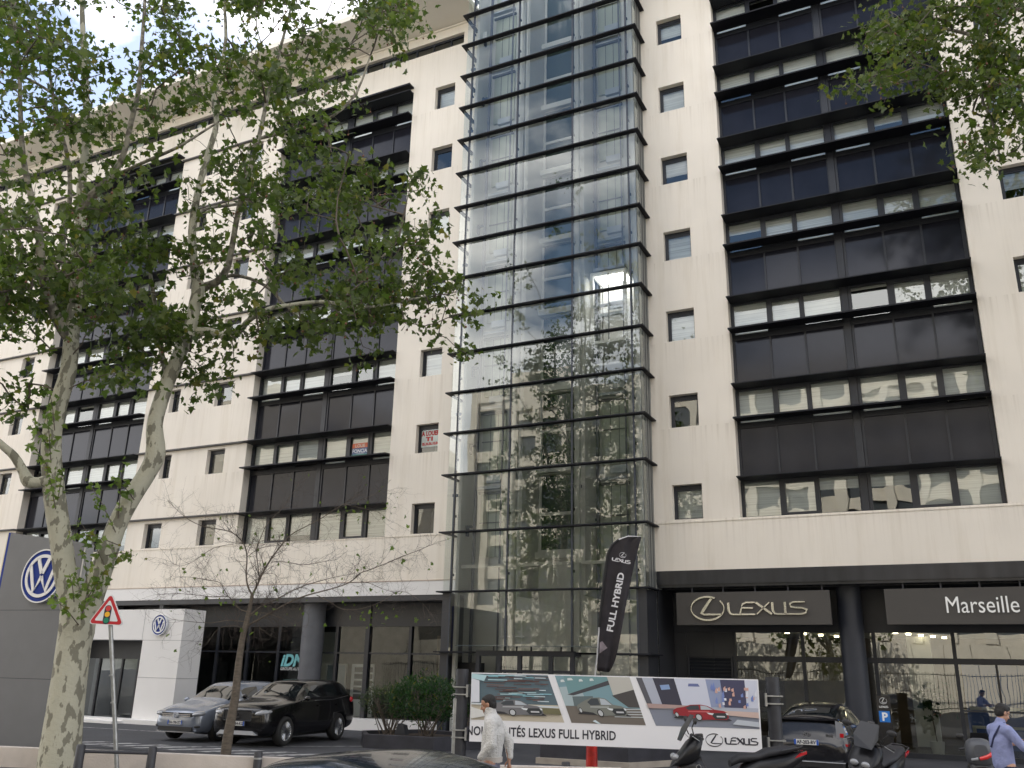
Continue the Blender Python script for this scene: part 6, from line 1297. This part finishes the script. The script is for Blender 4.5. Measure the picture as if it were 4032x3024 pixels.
def Hd(C_, R, hairm, skin_m, glasses=False):
    """head meshes: C_ centre, R rotation (x = forward)"""
    P = lambda x, y, z: C_+(R @ Vector((x, y, z)))
    o = [ell(P(-.010, 0, .030), (.096, .076, .088), R.to_4x4()), ell(P(.022, 0, -.045), (.066, .056, .070), R.to_4x4()), ell(P(.048, 0, -.088), (.034, .030, .026), R.to_4x4()), ell(P(.088, 0, -.018), (.017, .013, .026), R.to_4x4(), 10), ell(P(.102, 0, -.030), (.014, .014, .011), R.to_4x4(), 10), ell(P(.072, 0, -.062), (.016, .026, .008), R.to_4x4(), 10), ell(P(.074, 0, -.075), (.014, .022, .008), R.to_4x4(), 10), ell(P(.070, 0, .022), (.022, .052, .010), R.to_4x4(), 10)]
    for s_ in (1, -1): o += [ell(P(-.012, s_*.078, -.008), (.020, .009, .031), R.to_4x4(), 10), ell(P(.055, s_*.040, -.035), (.028, .022, .026), R.to_4x4(), 10)]
    return o, P
def eyes(P, R, T):
    for s_ in (1, -1):
        b = MB(Matrix.Translation(P(.074, s_*.031, .003)) @ R.to_4x4()); b.sphere((0, 0, 0), (.010, .014, .008), 8); b.build('eye', mat('eye_white', (.6, .58, .55), .2), T)
        b = MB(Matrix.Translation(P(.083, s_*.031, .003)) @ R.to_4x4()); b.sphere((0, 0, 0), (.004, .006, .006), 8); b.build('pupil', M_BLACK, T)
        b = MB(Matrix.Translation(P(.082, s_*.032, .022)) @ R.to_4x4()); b.sphere((0, 0, 0), (.008, .020, .0045), 8); b.build('eyebrow', MATS['hair_dark'], T)
mat('hair_dark', (.012, .010, .009), .65, var=.4, scale=40, stretch=(1, 1, 4), bump=.6, bscale=90)
# ---- walking man in the fleece (local x forward, y to his left, z up)
hd = CAMP+ray(1925, 2770)*11.6
T = empty('person', (hd.x+.05, hd.y, 0), rz=math.atan2(-CR.y, -CR.x)-.18, label='short haired man in a pale grey fleece jacket walking left past the banner', cat='person')
SK = mat('skin_tan', (.36, .19, .12), .55, var=.08, scale=20); 
R = Matrix.Rotation(math.radians(16), 3, 'Y'); C_ = Vector((.055, 0, 1.60))
hm, P = Hd(C_, R, None, SK)
nodes = {'pel': ((0, 0, .93), .13, .11), 'wai': ((0, 0, 1.06), .125, .10), 'che': ((-.01, 0, 1.26), .145, .11), 'nb': ((.0, 0, 1.42), .065, .06), 'nk': ((.03, 0, 1.53), .052),
 'hl': ((0, .09, .90), .09), 'kl': ((.17, .10, .50), .058), 'al': ((.12, .10, .10), .036), 'tl': ((.27, .11, .03), .03), 'hr': ((0, -.09, .90), .09), 'kr': ((-.05, -.10, .48), .058), 'ar': ((-.30, -.10, .17), .036), 'tr': ((-.22, -.11, .04), .03),
 'sl': ((-.01, .16, 1.40), .06), 'el': ((-.05, .25, 1.14), .042), 'wl': ((.09, .24, .955), .026), 'sr': ((-.01, -.16, 1.40), .06), 'er': ((-.17, -.24, 1.14), .042), 'wr': ((-.20, -.22, .93), .026)}
lk = [('pel', 'wai'), ('wai', 'che'), ('che', 'nb'), ('nb', 'nk'), ('pel', 'hl'), ('hl', 'kl'), ('kl', 'al'), ('al', 'tl'), ('pel', 'hr'), ('hr', 'kr'), ('kr', 'ar'), ('ar', 'tr'), ('nb', 'sl'), ('sl', 'el'), ('el', 'wl'), ('nb', 'sr'), ('sr', 'er'), ('er', 'wr')]
pieces = hm+[skin('b', nodes, lk)]+hand((.09, .24, .955), (.12, -.02, -1), (-.2, -1, 0), .45, 1)+hand((-.20, -.22, .93), (-.05, .05, -1), (.3, 1, 0), .4, -1)
body = fuse(pieces, 'body', SK, T, .0075, 3)
eyes(P, R, T)
h = [ell(P(-.026, 0, .045), (.093, .083, .082), R.to_4x4()), ell(P(-.045, 0, .000), (.070, .080, .070), R.to_4x4()), ell(P(-.058, 0, -.035), (.048, .062, .045), R.to_4x4()), ell(P(.012, 0, .080), (.056, .066, .036), R.to_4x4())]
fuse(h, 'hair', MATS['hair_dark'], T, .008, 2)
MF = mat('fleece', (.56, .55, .53), .95, var=.10, scale=26, bump=1, bscale=55)
nd = {'hem': ((.0, 0, .96), .155, .135), 'wai': ((-.01, 0, 1.06), .165, .14), 'che': ((-.025, 0, 1.24), .18, .145), 'sh': ((-.02, 0, 1.39), .13, .11), 'nb': ((.01, 0, 1.46), .085, .085), 'col': ((.03, 0, 1.535), .075, .078), 'sl': ((-.02, .17, 1.38), .085), 'el': ((-.06, .27, 1.14), .066), 'cl': ((.08, .25, .985), .046), 'sr': ((-.02, -.17, 1.38), .085), 'er': ((-.18, -.26, 1.14), .066), 'cr': ((-.205, -.235, .965), .046)}
j = fuse([skin('j', nd, [('hem', 'wai'), ('wai', 'che'), ('che', 'sh'), ('sh', 'nb'), ('nb', 'col'), ('sh', 'sl'), ('sl', 'el'), ('el', 'cl'), ('sh', 'sr'), ('sr', 'er'), ('er', 'cr')])], 'fleece_jacket', MF, T, .014, 2)
tx = bpy.data.textures.new('fluff', 'CLOUDS'); tx.noise_scale = .035; dp = j.modifiers.new('d', 'DISPLACE'); dp.texture = tx; dp.strength = .013; dp.mid_level = .5
b = MB(); b.tube([(.0, 0, .915), (.0, 0, .975)], [.165, .168], 24); bpy.context.view_layer.update()
o = b.build('waistband', mat('fleece_rib', (.48, .44, .40), .95, bump=.6, bscale=90), T); o.scale = (.9, 1.0, 1)
MT = mat('trouser_grey', (.17, .17, .22), .85, var=.2, scale=12, bump=.6, bscale=14)
fuse([skin('t', {'p': ((0, 0, .92), .145, .12), 'hl': ((.01, .09, .86), .105), 'kl': ((.17, .10, .50), .082), 'al': ((.12, .10, .11), .068), 'hr': ((0, -.09, .86), .105), 'kr': ((-.05, -.10, .48), .082), 'ar': ((-.29, -.10, .18), .068)}, [('p', 'hl'), ('hl', 'kl'), ('kl', 'al'), ('p', 'hr'), ('hr', 'kr'), ('kr', 'ar')])], 'trousers', MT, T, .014, 2)
for q, an in (((.20, .11, .05), 0), ((-.26, -.11, .10), 40)):
    b = MB(Matrix.Translation(q) @ RY(an)); loft(b, [(-.12, 0, 0, .035, .04), (-.06, 0, .01, .05, .055), (.05, 0, -.005, .05, .04), (.14, 0, -.015, .045, .028), (.17, 0, -.02, .02, .015)]); b.build('shoe', M_PLAST, T)
# ---- man in the blue shirt looking at a phone, facing right
h2 = CAMP+ray(3947, 2808)*12.7
T = empty('person', (h2.x-.06, h2.y, 0), rz=math.atan2(CR.y, CR.x)+.12, label='man with glasses in a blue shirt looking down at a white phone', cat='person')
SK2 = mat('skin_warm', (.46, .26, .18), .55, var=.08, scale=20)
R = Matrix.Rotation(math.radians(24), 3, 'Y'); C_ = Vector((.075, 0, 1.605)); hm, P = Hd(C_, R, None, SK2)
nodes = {'pel': ((0, 0, .93), .13, .11), 'wai': ((0, 0, 1.06), .125, .10), 'che': ((-.01, 0, 1.26), .145, .11), 'nb': ((.0, 0, 1.42), .065, .06), 'nk': ((.035, 0, 1.53), .052),
 'hl': ((0, .09, .90), .09), 'kl': ((.04, .10, .48), .058), 'al': ((-.02, .10, .08), .036), 'tl': ((.12, .11, .03), .03), 'hr': ((0, -.09, .90), .09), 'kr': ((.02, -.10, .48), .058), 'ar': ((-.04, -.10, .08), .036), 'tr': ((.10, -.11, .03), .03),
 'sl': ((.0, .17, 1.40), .06), 'el': ((.10, .24, 1.16), .042), 'wl': ((.34, .12, 1.20), .026), 'sr': ((.0, -.17, 1.40), .06), 'er': ((.14, -.26, 1.17), .042), 'wr': ((.36, -.20, 1.03), .026)}
pieces = hm+[skin('b', nodes, lk)]+hand((.34, .12, 1.20), (1, -.35, .12), (0, -.5, 1), .5, 1)+hand((.36, -.20, 1.03), (1, .25, -.5), (0, 1, .2), .6, -1)
fuse(pieces, 'body', SK2, T, .0075, 3); eyes(P, R, T)
h = [ell(P(-.024, 0, .050), (.097, .084, .084), R.to_4x4()), ell(P(-.045, 0, .005), (.070, .081, .075), R.to_4x4()), ell(P(-.055, 0, -.035), (.046, .060, .040), R.to_4x4()), ell(P(.025, 0, .088), (.060, .064, .038), R.to_4x4())]
fuse(h, 'hair', MATS['hair_dark'], T, .008, 2)
b = MB()
for s_ in (1, -1):
    b.tube([P(.105, s_*.033+.020*math.cos(a), .002+.016*math.sin(a)) for a in np.linspace(0, 6.28, 13)], .003, 5, caps=False); b.tube([P(.105, s_*.053, .006), P(.04, s_*.082, .008), P(-.01, s_*.086, .01)], .003, 5)
b.tube([P(.105, -.013, .004), P(.105, .013, .004)], .003, 5); b.build('glasses', M_PLAST, T)
MS = mat('shirt_blue', (.24, .27, .47), .8, var=.14, scale=14, bump=.7, bscale=16)
nd = {'hem': ((-.01, 0, .93), .165, .135), 'wai': ((-.01, 0, 1.06), .160, .135), 'che': ((-.02, 0, 1.24), .168, .135), 'sh': ((-.01, 0, 1.39), .12, .10), 'nb': ((.01, 0, 1.455), .072, .075), 'col': ((.025, 0, 1.50), .064, .068), 'sl': ((-.005, .17, 1.385), .076), 'el': ((.09, .25, 1.165), .058), 'cl': ((.20, .19, 1.18), .048), 'sr': ((-.005, -.17, 1.385), .076), 'er': ((.13, -.265, 1.175), .058), 'cr': ((.22, -.24, 1.12), .048)}
fuse([skin('j', nd, [('hem', 'wai'), ('wai', 'che'), ('che', 'sh'), ('sh', 'nb'), ('nb', 'col'), ('sh', 'sl'), ('sl', 'el'), ('el', 'cl'), ('sh', 'sr'), ('sr', 'er'), ('er', 'cr')])], 'shirt', MS, T, .012, 2)
b = MB(); b.tube([(.195, -.247, 1.13), (.235, -.236, 1.115)], [.052, .050], 14); b.tube([(.185, .20, 1.178), (.225, .18, 1.182)], [.05, .048], 14); b.build('sleeve_cuff', mat('cuff_white', (.72, .74, .80), .8), T)
b = MB(); b.tube([(.10, .02, 1.42), (.02, -.08, 1.475), (-.08, -.11, 1.43), (-.145, -.06, 1.30), (-.16, .02, 1.15)], .014, 6); b.tube([(.02, -.08, 1.475), (.10, -.05, 1.40), (.13, .04, 1.25)], .014, 6); b.build('bag_strap', mat('strap_navy', (.02, .025, .08), .7), T)
MT = mat('trouser_navy', (.012, .016, .045), .85, var=.2, scale=12, bump=.5, bscale=14)
fuse([skin('t', {'p': ((0, 0, .92), .140, .118), 'hl': ((.01, .09, .86), .105), 'kl': ((.04, .10, .48), .08), 'al': ((-.02, .10, .10), .066), 'hr': ((0, -.09, .86), .105), 'kr': ((.02, -.10, .48), .08), 'ar': ((-.04, -.10, .10), .066)}, [('p', 'hl'), ('hl', 'kl'), ('kl', 'al'), ('p', 'hr'), ('hr', 'kr'), ('kr', 'ar')])], 'trousers', MT, T, .014, 2)
for q in ((.06, .11, .045), (.04, -.11, .045)):
    b = MB(Matrix.Translation(q)); loft(b, [(-.12, 0, 0, .035, .04), (-.06, 0, .01, .05, .055), (.05, 0, -.005, .05, .04), (.14, 0, -.015, .045, .028), (.17, 0, -.02, .02, .015)]); b.build('shoe', M_PLAST, T)
mw = Matrix.Translation((h2.x-.06, h2.y, 0)) @ RZ(math.degrees(math.atan2(CR.y, CR.x)+.12)) @ Matrix.Translation((.455, .065, 1.245)) @ RY(-32)
b = MB(mw); b.cbox(-.07, .07, -.035, .035, -.004, .004, .002); tag(b.build('phone', M_WPRINT), 'white smartphone in the hand of the man in the blue shirt', 'phone')
